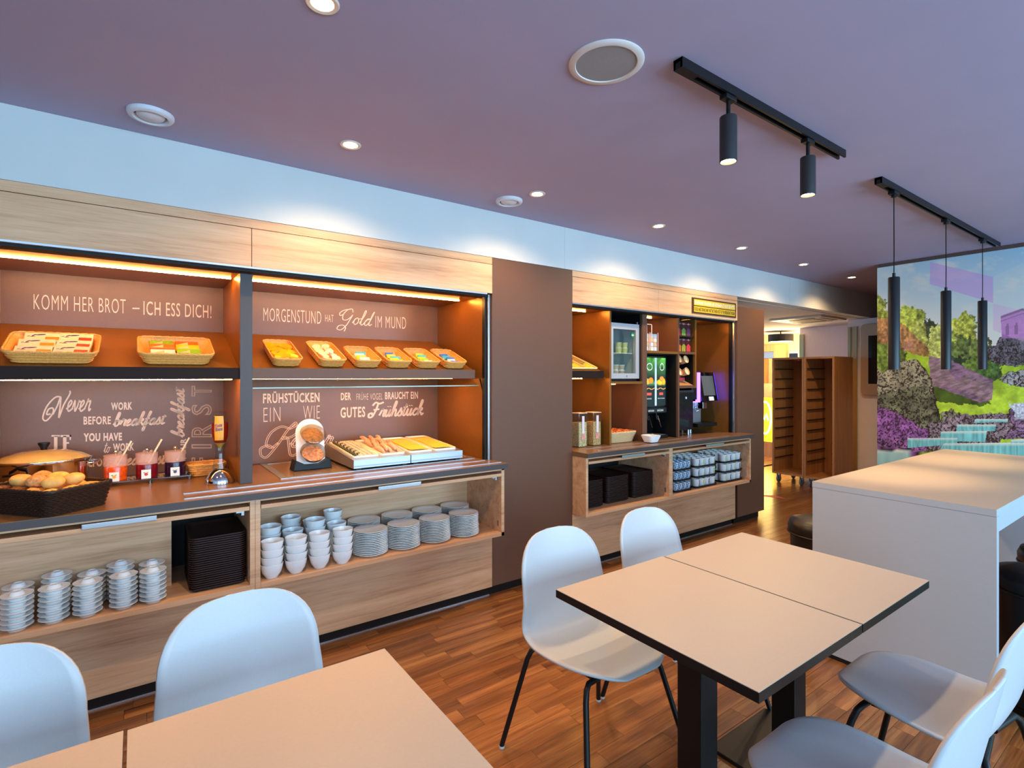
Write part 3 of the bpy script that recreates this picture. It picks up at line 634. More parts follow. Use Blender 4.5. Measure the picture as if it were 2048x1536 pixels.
# ================================================================ FURNITURE
def chair_shell():
    prof = [(0.236, 0.441), (0.227, 0.447), (0.200, 0.453), (0.15, 0.452), (0.06, 0.444), (-0.04, 0.436), (-0.12, 0.440), (-0.172, 0.466), (-0.200, 0.515), (-0.218, 0.58), (-0.232, 0.65), (-0.246, 0.72), (-0.260, 0.79), (-0.272, 0.845)]
    hw = [0.205, 0.208, 0.211, 0.216, 0.224, 0.230, 0.232, 0.230, 0.226, 0.222, 0.216, 0.206, 0.180, 0.10]
    path = crom(prof, 4); wid = [p[0] for p in crom([(h, i) for i, h in enumerate(hw)], 4)]
    # a rounded crown for the backrest and rounded front corners
    def at(seq, v):
        f = v * (len(seq) - 1); i = min(int(f), len(seq) - 2); f -= i
        return seq[i] * (1 - f) + seq[i + 1] * f
    nu = 18; vs = []; fs = []
    py_ = [p[0] for p in path]; pz_ = [p[1] for p in path]
    V = [0.30 * (1 - math.cos(PI / 2 * k / 14)) for k in range(14)] + [0.30 + 0.48 * k / 24 for k in range(24)] + [0.78 + 0.22 * math.sin(PI / 2 * k / 12) for k in range(13)]
    n = len(V)
    for v in V:
        y, z = at(py_, v), at(pz_, v); w = at(wid, v)
        if v > 0.78: w = at(wid, 0.78) * max(0.02, 1 - ((v - 0.78) / 0.22) ** 2.3) ** (1 / 2.3)
        if v < 0.42 and y > -0.02: w = w * (0.30 + 0.70 * max(0.0, 1 - ((y + 0.02) / 0.2565) ** 3.2) ** (1 / 2.2))
        tback = min(1, max(0, (z - 0.47) / 0.12)); 
        for k in range(nu + 1):
            u = -1 + 2 * k / nu
            x = u * w
            lift = 0.016 * (abs(x) / 0.23) ** 2.4 * (1 - tback) if z < 0.6 else 0
            fwd = 0.040 * (abs(x) / 0.22) ** 2.2 * tback
            vs.append((x, y + fwd, z + lift))
    for i in range(n - 1):
        for k in range(nu):
            a = i * (nu + 1) + k
            fs.append((a, a + 1, a + nu + 2, a + nu + 1))
    return MB().add(vs, fs)
shell_me = chair_shell().mesh('seat_shell', shellw, 60)
def chair(label, loc, rz):
    t = thing('shell_chair', label, 'chair', loc, rz, 'white shell chairs at the laminate tables')
    if not hasattr(chair, 'm'):
        chair.m = {}
        for sx in (-1, 1):
            for sy in (-1, 1):
                yb = 0.13 if sy > 0 else -0.165; yf = 0.245 if sy > 0 else -0.265
                path = [(sx * 0.02, yb * 0.92, 0.418), (sx * 0.12, yb, 0.418), (sx * 0.165, yb + 0.005 * sy, 0.416), (sx * 0.183, yb + 0.014 * sy, 0.402), (sx * 0.195, yb + 0.024 * sy, 0.37), (sx * 0.268, yf, 0.008)]
                chair.m[(sx, sy)] = MB().tube(path, 0.0105, 10).mesh('leg', black, 50)
        chair.foot = MB().cyl((0, 0), 0.0115, 0.0, 0.009, 12).mesh('foot_cap', mat('pale_foot_cap', (190, 186, 180), 0.5), 40)
        chair.rail = MB().tube([(-0.13, -0.15, 0.418), (-0.13, 0.12, 0.418)], 0.009, 8).tube([(0.13, -0.15, 0.418), (0.13, 0.12, 0.418)], 0.009, 8).mesh('seat_frame', black, 50)
    sh = link('seat_shell', shell_me, t)
    md = sh.modifiers.new('thickness', 'SOLIDIFY'); md.thickness = 0.009; md.offset = -1
    for (sx, sy), me in chair.m.items():
        l = link('leg', me, t)
        link('foot_cap', chair.foot, l, (sx * 0.268, 0.245 if sy > 0 else -0.265, 0.0))
    link('seat_frame', chair.rail, t)
    return t
chair('white shell chair at bottom left, mostly hidden by the near table', (-0.315, 1.50, 0), PI)
chair('white shell chair behind the near table, before the saucer shelf', (0.262, 1.50, 0), PI + 0.03)
chair('white shell chair with black legs, before the brown pillar', (1.462, 1.470, 0), PI - 0.02)
chair('white shell chair before the right cabinet, only its backrest showing', (2.035, 1.470, 0), PI)
chair('white shell chair at the bottom edge, its back to the viewer', (1.495, 0.565, 0), 0.0)
chair('white shell chair tucked under the table beside the white high table', (2.11, 0.590, 0), 0.0)

def cafe_table(label, x0, x1, y0, y1, group):
    cx, cy = (x0 + x1) / 2, (y0 + y1) / 2
    t = thing('cafe_table', label, 'table', (cx, cy, 0), 0, group)
    part('table_top', MB().box(x0, x1, y0, y1, 0.722, 0.748), blacklam, t, world=True, bevel=0.001)
    part('laminate_sheet', MB().box(x0 + 0.0005, x1 - 0.0005, y0 + 0.0005, y1 - 0.0005, 0.7482, 0.75), laminate, t, world=True)
    part('column', MB().box(cx - 0.045, cx + 0.045, cy - 0.045, cy + 0.045, 0.018, 0.71), black, t, world=True, bevel=0.004)
    part('top_plate', MB().box(cx - 0.16, cx + 0.16, cy - 0.16, cy + 0.16, 0.71, 0.7215), black, t, world=True, bevel=0.002)
    part('base_plate', MB().box(cx - 0.21, cx + 0.21, cy - 0.21, cy + 0.21, 0.0, 0.016), black, t, world=True, bevel=0.004)
cafe_table('square laminate table, the nearer one of the joined middle pair', 1.200, 1.782, 0.665, 1.405, 'laminate tables')
cafe_table('square laminate table of the middle pair, next to the white high table', 1.788, 2.368, 0.665, 1.398, 'laminate tables')
cafe_table('square laminate table in the near foreground with bare peach top', -0.016, 0.556, 0.65, 1.376, 'laminate tables')
cafe_table('square laminate table cut off at the bottom left corner', -0.60, -0.022, 0.65, 1.380, 'laminate tables')

HT = 0.926
t = thing('high_table', 'white block-like high table with a full end panel', 'table', (4.1, 0.98, 0))
P('table_top', MB().box(3.0, 5.19, 0.607, 1.362, HT - 0.03, HT), whitelam, bevel=0.001)
P('top_sheet', MB().box(3.0005, 5.1895, 0.6075, 1.3615, HT, HT + 0.0012), laminate)
P('end_panel', MB().box(3.001, 3.035, 0.607, 1.361, 0.022, HT - 0.031), whitelam, bevel=0.001)
P('end_panel', MB().box(5.155, 5.189, 0.607, 1.361, 0.022, HT - 0.031), whitelam, bevel=0.001)
P('apron', MB().box(3.0355, 5.1545, 0.609, 0.635, HT - 0.10, HT - 0.031), whitelam)
P('apron', MB().box(3.0355, 5.1545, 1.333, 1.359, HT - 0.10, HT - 0.031), whitelam)
for xx in (3.003, 5.157): P('foot_strip', MB().box(xx, xx + 0.03, 0.615, 1.353, 0.0, 0.022), blackrec)
stoolm = mat('black_leatherette', (22, 22, 24), 0.38, var=0.1, scale=120, bump=0.1)
def stool(label, x, y):
    t = thing('round_stool', label, 'stool', (x, y, 0), 0, 'black stools at the high table')
    part('body', MB().lathe([(0.0001, 0.03), (0.165, 0.03), (0.172, 0.06), (0.178, 0.52)], 36), stoolm, t, 40)
    c = part('cushion', MB().lathe([(0.178, 0.521), (0.190, 0.535), (0.192, 0.575), (0.180, 0.605), (0.12, 0.622), (0.0001, 0.626)], 36), stoolm, t, 60)
    part('piping', MB().tube([(0.191 * math.cos(a), 0.191 * math.sin(a), 0.532) for a in [2 * PI * i / 36 for i in range(36)]], 0.005, 6, True), stoolm, c, 60)
    part('base_ring', MB().lathe([(0.14, 0.0), (0.17, 0.0), (0.17, 0.029), (0.14, 0.029)], 32), black, t)
stool('black round stool behind the high table, on the corridor side', 3.44, 1.50)
stool('black round stool nearest the end panel, on the right of the high table', 3.33, 0.50)
stool('second black round stool along the right side of the high table', 3.83, 0.50)
stool('third black round stool along the right side of the high table', 4.33, 0.50)

# ================================================================ CROCKERY ON THE LOW SHELVES
sau = MB().lathe([(0.0001, 0.0138), (0.0236, 0.0138), (0.0245, 0.0), (0.028, 0.0), (0.030, 0.005), (0.048, 0.0165), (0.052, 0.0185), (0.052, 0.0203), (0.048, 0.0198), (0.034, 0.0165), (0.0262, 0.0172), (0.0218, 0.0255), (0.020, 0.0290), (0.018, 0.0320), (0.015, 0.0320), (0.014, 0.0295), (0.0001, 0.0285)], 28).mesh('saucer', china, 50)
def stack(name, me, cat, group, what, where, x, y, z, n, pitch, jit=0.0012, scale=None, tilt=0.0):
    for k in range(n):
        ordn = 'topmost' if k == n - 1 else ('lowest' if k == 0 else ORD[k])
        lab = ('%s, %s of the %s' % (what, ordn, where)) if k in (0, n - 1) else ('%s, %s from below in the %s' % (what, ordn, where))
        o = link(name, me, None, (x + random.uniform(-jit, jit), y + random.uniform(-jit, jit), z + k * pitch), (tilt if k == n - 1 else 0, 0, random.random() * 6))
        if scale: sc = scale(k / max(1, n - 1)); o.scale = (sc, sc, 1)
        tag(o, lab, cat, group)
SX = (-0.392, -0.279, -0.170, -0.046, 0.061)
for i, x in enumerate(SX):
    stack('saucer', sau, 'saucer', 'white saucers on the low shelf', 'white saucer', '%s front saucer stack from the left' % ORD[i], x, 2.882 + 0.004 * (i % 2), SH, 7, 0.0208)
    stack('saucer', sau, 'saucer', 'white saucers on the low shelf', 'white saucer', '%s rear saucer stack from the left' % ORD[i], x - 0.012 + 0.01 * (i % 3), 2.992, SH, 7 + (i % 2), 0.0208)
bowl = MB().lathe([(0.0001, 0.004), (0.022, 0.004), (0.024, 0.0), (0.028, 0.0), (0.032, 0.006), (0.046, 0.028), (0.052, 0.052), (0.0545, 0.071), (0.0525, 0.0715), (0.050, 0.054), (0.043, 0.031), (0.028, 0.012), (0.0001, 0.008)], 32).mesh('bowl', china, 50)
BX = ((0.562, 0.678, 0.797, 0.920), (0.580, 0.696, 0.814, 0.932), (0.600, 0.716, 0.834, 0.950))
for r_, (yy, nm) in enumerate(((2.878, 'front'), (3.02, 'middle'), (3.155, 'rear'))):
    for i, x in enumerate(BX[r_]):
        stack('bowl', bowl, 'bowl', 'white bowls on the low shelf', 'white bowl', '%s %s-row bowl stack from the left' % (ORD[i], nm), x, yy, SH, 4 if r_ == 0 else 4 + (i + r_) % 2, 0.0385, 0.002, tilt=0.02)
plate = MB().lathe([(0.0001, 0.004), (0.055, 0.004), (0.058, 0.0), (0.063, 0.0), (0.067, 0.005), (0.098, 0.0135), (0.1005, 0.0155), (0.099, 0.0165), (0.070, 0.0085), (0.062, 0.007), (0.0001, 0.0065)], 44).mesh('plate', china, 50)
for i, (x, x2) in enumerate(((1.100, 1.140), (1.305, 1.355), (1.512, 1.566), (1.722, 1.778))):
    stack('plate', plate, 'plate', 'white plates on the low shelf', 'white plate', '%s front plate stack from the left' % ORD[i], x, 2.935, SH, 14, 0.0098, 0.0012, lambda f: 1.0 - 0.05 * f)
    stack('plate', plate, 'plate', 'white plates on the low shelf', 'white plate', '%s rear plate stack from the left' % ORD[i], x2, 3.150, SH, 14, 0.0098, 0.0012, lambda f: 1.0 - 0.03 * f)
def tray_mesh(w, d):
    o1 = rrect(w, d, 0.03, 5); i1 = rrect(w - 0.03, d - 0.03, 0.02, 5); n = len(o1)
    vs = [(p[0], p[1], 0.016) for p in o1] + [(p[0] * 0.998, p[1] * 0.998, 0.019) for p in o1] + [(p[0], p[1], 0.006) for p in i1] + [(p[0], p[1], 0.002) for p in i1] + [(p[0], p[1], 0.0135) for p in o1]
    fs = []
    for a, b in ((0, 1), (1, 2), (4, 0), (3, 4)):
        fs += [(a * n + i, a * n + (i + 1) % n, b * n + (i + 1) % n, b * n + i) for i in range(n)]
    fs += [tuple(range(2 * n, 3 * n)), tuple(range(4 * n - 1, 3 * n - 1, -1))]
    return MB().add(vs, fs).mesh('serving_tray', traym, 40)
tm = tray_mesh(0.24, 0.34)
def trays(where, x, y, n, me=tm):
    for k in range(n):
        ordn = 'topmost' if k == n - 1 else ('lowest' if k == 0 else ORD[k] + ' from below')
        tag(link('serving_tray', me, None, (x + random.uniform(-0.0008, 0.0008), y + random.uniform(-0.0008, 0.0008), SH - 0.002 + k * 0.0104)), 'dark brown serving tray, %s in the %s' % (ordn, where), 'tray', 'dark serving trays')
trays('stack right of the saucers', 0.322, 3.04, 24)
tm2 = tray_mesh(0.265, 0.36)
trays('leftmost stack of the right cabinet', 2.868, 3.105, 20, tm2)
trays('middle stack of the right cabinet', 3.186, 3.125, 20, tm2)
trays('third tray stack of the right cabinet', 3.508, 3.135, 20, tm2)

# cups on brown trays in the right cabinet
cupm = mat('paper_cup_white', (236, 238, 236), 0.4)
cup_me = MB().lathe([(0.0001, 0.003), (0.030, 0.003), (0.031, 0.0), (0.033, 0.004), (0.0385, 0.074), (0.0375, 0.0745), (0.032, 0.010), (0.0001, 0.008)], 20).mesh('cup', cupm, 40)
def dash_mesh(m, tilt, name):
    mb = MB(); vs = []
    for i in range(9):
        f = i / 8; z = 0.012 + 0.054 * f; rr = 0.0336 + (0.0385 - 0.0336) * (z - 0.004) / 0.07
        a = -PI / 2 + tilt * math.sin(f * 3.0) * 0.35
        for sgn in (-1, 1):
            aa = a + sgn * (0.14 + 0.05 * math.sin(i * 2.3)); vs.append((rr * 1.006 * math.cos(aa), rr * 1.006 * math.sin(aa), z))
    mb.add(vs, [(2 * i, 2 * i + 1, 2 * i + 3, 2 * i + 2) for i in range(8)])
    return mb.mesh(name, m)
lime = mat('lime_print', (188, 206, 40), 0.5); blk = mat('black_print', (24, 22, 26), 0.5)
dashes = [dash_mesh(blk, 0.6, 'stroke_print'), dash_mesh(lime, -0.5, 'stroke_print'), dash_mesh(blk, -0.3, 'stroke_print'), dash_mesh(lime, 0.5, 'stroke_print')]
ctray = None
def cup_tray(label, x0, x1, y0, y1, z):
    t = thing('cup_tray', label, 'tray', ((x0 + x1) / 2, (y0 + y1) / 2, z), 0, 'brown cup trays')
    w, d = x1 - x0, y1 - y0
    part('tray_base', MB().prism(rrect(w, d, 0.03), 0.0, 0.006), traym, t)
    o1 = rrect(w, d, 0.03); part('tray_rim', MB().tube([(p[0], p[1], 0.012) for p in o1], 0.005, 6, True), traym, t, 50)
    for sx in (-1, 1): part('tray_handle', MB().box(sx * w / 2 - 0.006, sx * w / 2 + 0.012 * sx, -0.05, 0.05, 0.008, 0.014), traym, t)
LV = ('bottom', 'middle', 'top')
for b, (bx, bn) in enumerate(((4.150, 'left white-cup block'), (4.584, 'right white-cup block'))):
    for lv in range(3):
        z = SH + lv * 0.0935
        cup_tray('brown tray, %s layer of the %s' % (LV[lv], bn), bx - 0.004, bx + 0.322, 2.885, 3.205, z)
        for r_ in range(4):
            for c_ in range(4):
                if not (r_ == 0 or c_ == 0 or lv == 2): continue
                o = tag(link('paper_cup', cup_me, None, (bx + 0.042 + c_ * 0.0785, 2.927 + r_ * 0.0785, z + 0.0062)), 'white cup, %s from left in the %s row, %s layer, %s' % (ORD[c_], ORD[r_], LV[lv], bn), 'cup', 'white cups on brown trays')
                if r_ == 0 or c_ == 0: link('stroke_print', dashes[(c_ + lv * 2 + b + r_) % 4], o, rot=(0, 0, 0 if r_ == 0 else -1.2))
patm = mat('patterned_glass', (120, 160, 190), 0.3)
nt = patm.node_tree; vo = nt.nodes.new('ShaderNodeTexVoronoi'); vo.inputs['Scale'].default_value = 110; rr_ = nt.nodes.new('ShaderNodeValToRGB')
e_ = rr_.color_ramp.elements; e_[0].color = rgb(20, 40, 60); e_[0].position = 0.1; e_[1].color = rgb(236, 240, 240); e_[1].position = 0.75; k_ = e_.new(0.45); k_.color = rgb(110, 160, 196)
tc_ = nt.nodes.new('ShaderNodeTexCoord'); nt.links.new(tc_.outputs['Object'], vo.inputs['Vector']); nt.links.new(vo.outputs['Distance'], rr_.inputs['Fac']); nt.links.new(rr_.outputs['Color'], nt.nodes['Principled BSDF'].inputs['Base Color'])
pcup = MB().lathe([(0.0001, 0.003), (0.022, 0.0), (0.024, 0.003), (0.0262, 0.070), (0.0250, 0.0705), (0.022, 0.008), (0.0001, 0.006)], 16).mesh('patterned_tumbler', patm, 40)
for lv in range(3):
    z = SH + lv * 0.0935
    cup_tray('brown tray, %s layer under patterned tumblers' % LV[lv], 3.845, 4.085, 2.885, 3.205, z)
    for r_ in range(4):
        for c_ in range(4):
            if r_ and lv < 2: continue
            tag(link('patterned_tumbler', pcup, None, (3.878 + c_ * 0.058, 2.918 + r_ * 0.0785, z + 0.0062)), 'blue-patterned tumbler, %s from left in the %s row, %s layer' % (ORD[c_], ORD[r_], LV[lv]), 'tumbler', 'patterned tumblers on brown trays')

# ================================================================ BASKETS AND BREAD
def resample(pts, N):
    n = len(pts); L = [0]
    for i in range(n): L.append(L[-1] + math.dist(pts[i], pts[(i + 1) % n]))
    out = []; j = 0
    for k in range(N):
        d = L[-1] * k / N
        while L[j + 1] < d: j += 1
        f = (d - L[j]) / max(1e-9, L[j + 1] - L[j]); a = pts[j % n]; b = pts[(j + 1) % n]
        out.append((a[0] + (b[0] - a[0]) * f, a[1] + (b[1] - a[1]) * f))
    return out
BK = {}
def basket(name, label, cat, loc, rot, w, d, h, m, levels=5, wave=0.022, amp=0.0022, thick=0.0034, taper=0.82, rim=0.0075, group=None, rc=0.035):
    t = thing(name, label, cat, loc, 0, group, rot)
    key = (w, d, h, m.name)
    if key not in BK:
        top = rrect(w, d, rc); bot = rrect(w * taper, d * taper, rc * taper)
        per = 2 * (w + d) - 1.7 * rc; N = int(per / wave) // 2 * 2 * 2
        T = resample(top, N); B = resample(bot, N)
        def ring(f, off, ph):
            R = []
            for i in range(N):
                x = B[i][0] + (T[i][0] - B[i][0]) * f; y = B[i][1] + (T[i][1] - B[i][1]) * f
                a = T[(i + 1) % N]; b = T[i - 1]; tx, ty = a[0] - b[0], a[1] - b[1]; l = math.hypot(tx, ty) or 1
                o = off * math.cos(PI * (i / 2) + ph)
                R.append((x + ty / l * o, y - tx / l * o, h * f))
            return R
        weave = MB()
        for j in range(levels):
            weave.tube(ring((j + 0.55) / levels, amp, PI * j), thick, 5, True)
        wall = MB(); k = len(bot)
        vs = [(p[0] * 0.99, p[1] * 0.99, 0.0015) for p in bot] + [(p[0] * 0.985, p[1] * 0.985, h) for p in top] + [(p[0] * 0.975, p[1] * 0.975, h) for p in top] + [(p[0] * 0.97, p[1] * 0.97, 0.005) for p in bot]
        fs = [tuple(range(k - 1, -1, -1)), tuple(range(3 * k, 4 * k))]
        for a, b in ((0, 1), (1, 2), (2, 3)): fs += [(a * k + i, a * k + (i + 1) % k, b * k + (i + 1) % k, b * k + i) for i in range(k)]
        wall.add(vs, fs)
        rm = MB(); R = resample(top, N); 
        for ph in (0, PI):
            rm.tube([(R[i][0] * (1 + 0.0), R[i][1], h + 0.003 + rim * 0.35 * math.sin(i * 1.05 + ph)) if i % 2 else (R[i][0] * 0.99, R[i][1] * 0.99, h + 0.003 + rim * 0.35 * math.sin(i * 1.05 + ph)) for i in range(N)], rim * 0.62, 6, True)
        BK[key] = (wall.mesh('wall', m, 40), weave.mesh('weave', m, 60), rm.mesh('rim', m, 60))
    a, b, c = BK[key]
    link('wall', a, t); o = link('weave', b, t); o['kind'] = 'stuff'; link('rim', c, t)
    return t
SL = math.atan2(0.235, 0.629)
def on_slope(x, Y, up=0.0):
    z = 1.540 + (Y - 3.1) * (0.235 / 0.629)
    return (x, Y - math.sin(SL) * up, z + math.cos(SL) * up)
def local(t, p):
    return t.matrix_basis @ Vector(p)
def lay(name, mb_me, label, cat, t, p, rz=0.0, tilt=0.0, group=None, tx=0.0):
    """a loose thing lying in / on t: p is in t's own axes"""
    M = t.matrix_basis @ Matrix.Translation(p) @ Matrix.Rotation(rz, 4, 'Z') @ Matrix.Rotation(tilt, 4, 'X') @ Matrix.Rotation(tx, 4, 'Y')
    o = bpy.data.objects.new(name, mb_me); COL.objects.link(o); o.matrix_basis = M
    return tag(o, label, cat, group)
bk1 = basket('wicker_basket', 'wide light wicker basket of crispbread packs on the left sloping shelf', 'basket', on_slope(-0.312, 3.262, 0.001), (SL, 0, 0), 0.33, 0.30, 0.058, wicker, levels=4)
bk2 = basket('wicker_basket', 'light wicker basket of green and orange packets on the left sloping shelf', 'basket', on_slope(0.168, 3.262, 0.001), (SL, 0, 0), 0.325, 0.29, 0.060, wicker, levels=4)
small = []
what = ('honey portion cups', 'round cream-coloured portions', 'white cheese portions', 'yellow and blue portions', 'green portions', 'blue portions')
for i, (a, b, dp) in enumerate(((0.612, 0.768, 0.36), (0.860, 1.022, 0.36), (1.072, 1.238, 0.28), (1.277, 1.443, 0.28), (1.482, 1.648, 0.28), (1.686, 1.852, 0.28))):
    w = 0.158 if i < 2 else 0.166
    small.append(basket('wicker_basket', 'small light wicker basket of %s on the right sloping shelf' % what[i], 'basket', on_slope((a + b) / 2, 3.112 + dp / 2 * 0.94, 0.001), (SL, 0, 0), w, dp, 0.05, wicker, levels=4, rim=0.007))
# packs in the two large baskets
foil = mat('pack_film', (242, 222, 186), 0.18, coat=0.5, var=0.06, scale=40)
def pack_mesh(w, d, h, m):
    mb = MB(); mb.box(-w / 2, w / 2, -d / 2, d / 2, 0, h); me = mb.mesh('pack', m, bevel=min(w, d, h) * 0.18); return me
def plaque(w, d, z, m, x=0, y=0):
    return MB().add([(x - w / 2, y - d / 2, z), (x + w / 2, y - d / 2, z), (x + w / 2, y + d / 2, z), (x - w / 2, y + d / 2, z)], [(0, 1, 2, 3)]).mesh('print', m)
navy = mat('navy_print', (34, 36, 120), 0.4); orng = mat('orange_print', (238, 134, 34), 0.4); blu = mat('blue_print', (60, 150, 206), 0.4); redp = mat('red_print', (206, 60, 40), 0.4)
def swoosh(z):
    mb = MB()
    for (x, y, L, wd, a) in ((0.012, 0.010, 0.040, 0.012, 0.2), (-0.012, 0.004, 0.024, 0.008, 0.9), (-0.016, -0.010, 0.022, 0.006, 0.1), (-0.030, -0.006, 0.014, 0.005, 0.8)):
        vs = [(x + L / 2 * math.cos(t_) * math.cos(a) - wd / 2 * math.sin(t_) * math.sin(a), y + L / 2 * math.cos(t_) * math.sin(a) + wd / 2 * math.sin(t_) * math.cos(a), z) for t_ in [2 * PI * k / 14 for k in range(14)]]
        mb.add(vs, [tuple(range(14))])
    return mb.mesh('emblem', navy)
pk = pack_mesh(0.13, 0.085, 0.02, foil); sw = swoosh(0.0204); co = {0: plaque(0.05, 0.03, 0.0204, orng, 0.035, -0.012), 1: plaque(0.05, 0.03, 0.0204, redp, 0.035, -0.012)}; strip_b = plaque(0.06, 0.012, 0.0203, blu, -0.03, -0.034)
for i, (x, y, z, rz, tl, lab) in enumerate(((-0.066, -0.075, 0.030, 0.03, 0.12, 'front left'), (0.066, -0.070, 0.032, -0.05, 0.12, 'front right, blue striped'), (-0.062, 0.008, 0.036, 0.05, 0.15, 'middle left'), (0.070, 0.010, 0.036, -0.08, 0.15, 'middle right'), (-0.050, 0.085, 0.042, 0.02, 0.2, 'back left'), (0.072, 0.098, 0.040, -0.02, 0.2, 'back right'))):
    o = lay('crispbread_pack', pk, 'crispbread pack in clear film, %s in the wide basket' % lab, 'pack', bk1, (x, y, z), rz, tl, 'crispbread packs')
    link('emblem', sw, o, (-0.02, 0.012, 0)); link('picture', co[i % 2], o); 
    if i == 1: link('stripe', strip_b, o)
grn = mat('green_packet', (134, 184, 36), 0.35, coat=0.3); org = mat('orange_packet', (236, 112, 36), 0.35, coat=0.3); yel = mat('yellow_packet', (230, 196, 30), 0.35, coat=0.3); wht = mat('white_packet', (226, 220, 206), 0.35)
tri = MB().add([(-0.045, -0.02, 0.0164), (0.005, -0.02, 0.0164), (0.005, 0.018, 0.0164)], [(0, 1, 2)]).mesh('print', mat('crispbread_print', (240, 190, 140), 0.5))
PKT = {m_.name: pack_mesh(0.105, 0.052, 0.016, m_) for m_ in (grn, org, yel, wht)}
for i, (x, y, z, m_, lab) in enumerate(((-0.062, 0.075, 0.040, grn, 'green packet at the back left'), (-0.060, 0.018, 0.040, org, 'orange packet at the middle left'), (-0.058, -0.045, 0.030, wht, 'white packet at the front left'),
                                        (0.052, 0.072, 0.040, org, 'orange packet at the back right'), (0.052, 0.012, 0.040, yel, 'yellow packet at the middle right'), (0.054, -0.05, 0.036, grn, 'green packet at the front right'))):
    o = lay('snack_packet', PKT[m_.name], '%s of the second left basket' % lab, 'packet', bk2, (x, y, z), random.uniform(-0.05, 0.05), 0.1, 'packets in the second basket')
    link('print', tri, o, (0, -0.004, 0))
# portions in the six small baskets
hon = mat('honey_portion', (246, 178, 20), 0.22, coat=0.4); crm = mat('cream_portion', (240, 222, 190), 0.3, coat=0.3)
pc = {0: MB().lathe([(0.0001, 0.0), (0.016, 0.0), (0.021, 0.012), (0.024, 0.0125), (0.024, 0.014), (0.0001, 0.014)], 16).mesh('portion_cup', hon, 40), 1: MB().lathe([(0.0001, 0.0), (0.017, 0.0), (0.022, 0.016), (0.025, 0.0165), (0.025, 0.018), (0.0001, 0.018)], 16).mesh('portion_cup', crm, 40)}
stick = {}
for nm, c_ in (('white', (232, 226, 212)), ('yellow', (238, 196, 60)), ('green', (150, 190, 60)), ('blue', (60, 110, 200)), ('teal', (60, 170, 190))):
    stick[nm] = pack_mesh(0.062, 0.034, 0.013, mat('portion_' + nm, c_, 0.3, coat=0.4))
for i in (0, 1):
    k = 0
    for r_ in range(7 if i == 0 else 6):
        for c_ in range(3 if i == 0 else 2):
            x = (c_ - (1 if i == 0 else 0.5)) * (0.040 if i == 0 else 0.056) + (0.01 if r_ % 2 else -0.006) * (i == 0); y = -0.128 + r_ * (0.042 if i == 0 else 0.046)
            if x > 0.06: continue
            lay('portion_cup', pc[i], '%s, %s from left in the %s row of the %s small basket' % ('yellow honey portion' if i == 0 else 'round cream portion', ORD[c_], ORD[r_], ORD[i]), 'portion cup', small[i], (x, y, 0.028 + random.uniform(0, 0.006)), 0, random.uniform(-0.3, 0.3) + 0.15, 'portions in the small baskets', random.uniform(-0.3, 0.3)); k += 1
for i, cols in ((2, ('white', 'white', 'yellow', 'white', 'teal')), (3, ('yellow', 'yellow', 'teal', 'yellow', 'blue')), (4, ('white', 'green', 'green', 'teal', 'green')), (5, ('blue', 'white', 'blue', 'teal', 'blue'))):
    for k, nm in enumerate(cols):
        lay('portion_pack', stick[nm], '%s portion pack, %s from the front in the %s small basket' % (nm, ORD[k], ORD[i]), 'portion pack', small[i], (random.uniform(-0.015, 0.015), -0.09 + k * 0.036, 0.026), random.uniform(-0.15, 0.15), 0.55, 'portions in the small baskets')

# bread basket with rolls
bb = basket('bread_basket', 'dark woven bread basket full of rolls at the left worktop edge', 'basket', (-0.312, 3.012, ZC + 0.001), (0, 0, math.radians(40)), 0.27, 0.40, 0.100, wickerd, levels=13, wave=0.014, amp=0.0022, thick=0.0040, taper=0.88, rim=0.009, rc=0.03)
crust = mat('bread_crust', (236, 178, 96), 0.6, var=0.25, scale=26, bump=0.3); crust2 = mat('seeded_crust', (206, 150, 92), 0.7, var=0.45, scale=90, bump=0.5); crustd = mat('dark_crust', (128, 84, 50), 0.7, var=0.5, scale=80, bump=0.5)
def roll_mesh(m, seed):
    rn = random.Random(seed); a1, a2 = rn.random() * 6, rn.random() * 6
    mb = MB().ball((0, 0, 0), 0.0395, 0.0385, 0.0265, 20, 12, lambda a, t_: 1 + 0.05 * math.sin(2 * a + a1) + 0.04 * math.sin(3 * t_ + a2) - (0.13 * max(0, math.cos((a - a1) * 2)) * max(0, 1 - abs(t_ - 0.35) * 4)))
    return mb.mesh('bread_roll', m, 60)
rolls = [roll_mesh(crust, 1), roll_mesh(crust, 5), roll_mesh(crust2, 9), roll_mesh(crustd, 3)]
KL = (0, 1, 0, 1, 2, 0, 3, 0, 2, 3, 3, 1)
col_l = ('golden', 'pale golden', 'seeded', 'dark grain')
side_l = ('left', 'middle', 'right'); row_l = ('front', 'second', 'third', 'rear')
RL = []
for j in range(2):
    for i in range(3): RL.append(((-0.042, 0.042)[j], (-0.092, 0.0, 0.092)[i], 0.037, (i + j) % 3, 'under the others, %s of the %s row in' % (('left', 'right')[j], ('front', 'middle', 'rear')[i])))
for r_ in range(4):
    for c_ in range(3): RL.append((-0.084 + 0.084 * c_, -0.138 + 0.092 * r_, 0.080, KL[r_ * 3 + c_], '%s of the %s row in' % (side_l[c_], row_l[r_])))
for j in range(2):
    for i in range(3): RL.append(((-0.042, 0.042)[j], (-0.092, 0.0, 0.092)[i], 0.123, (1, 2, 0, 0, 1, 2)[j * 3 + i], 'on top, %s of the %s pair in' % (('left', 'right')[j], ('front', 'middle', 'rear')[i])))
for (x, y, z, k, w_) in RL:
    lay('bread_roll', rolls[k], '%s bread roll %s the dark basket' % (col_l[k], w_), 'bread roll', bb, (x, y, z), random.random() * 6, random.uniform(-0.08, 0.08), 'rolls in the dark basket')

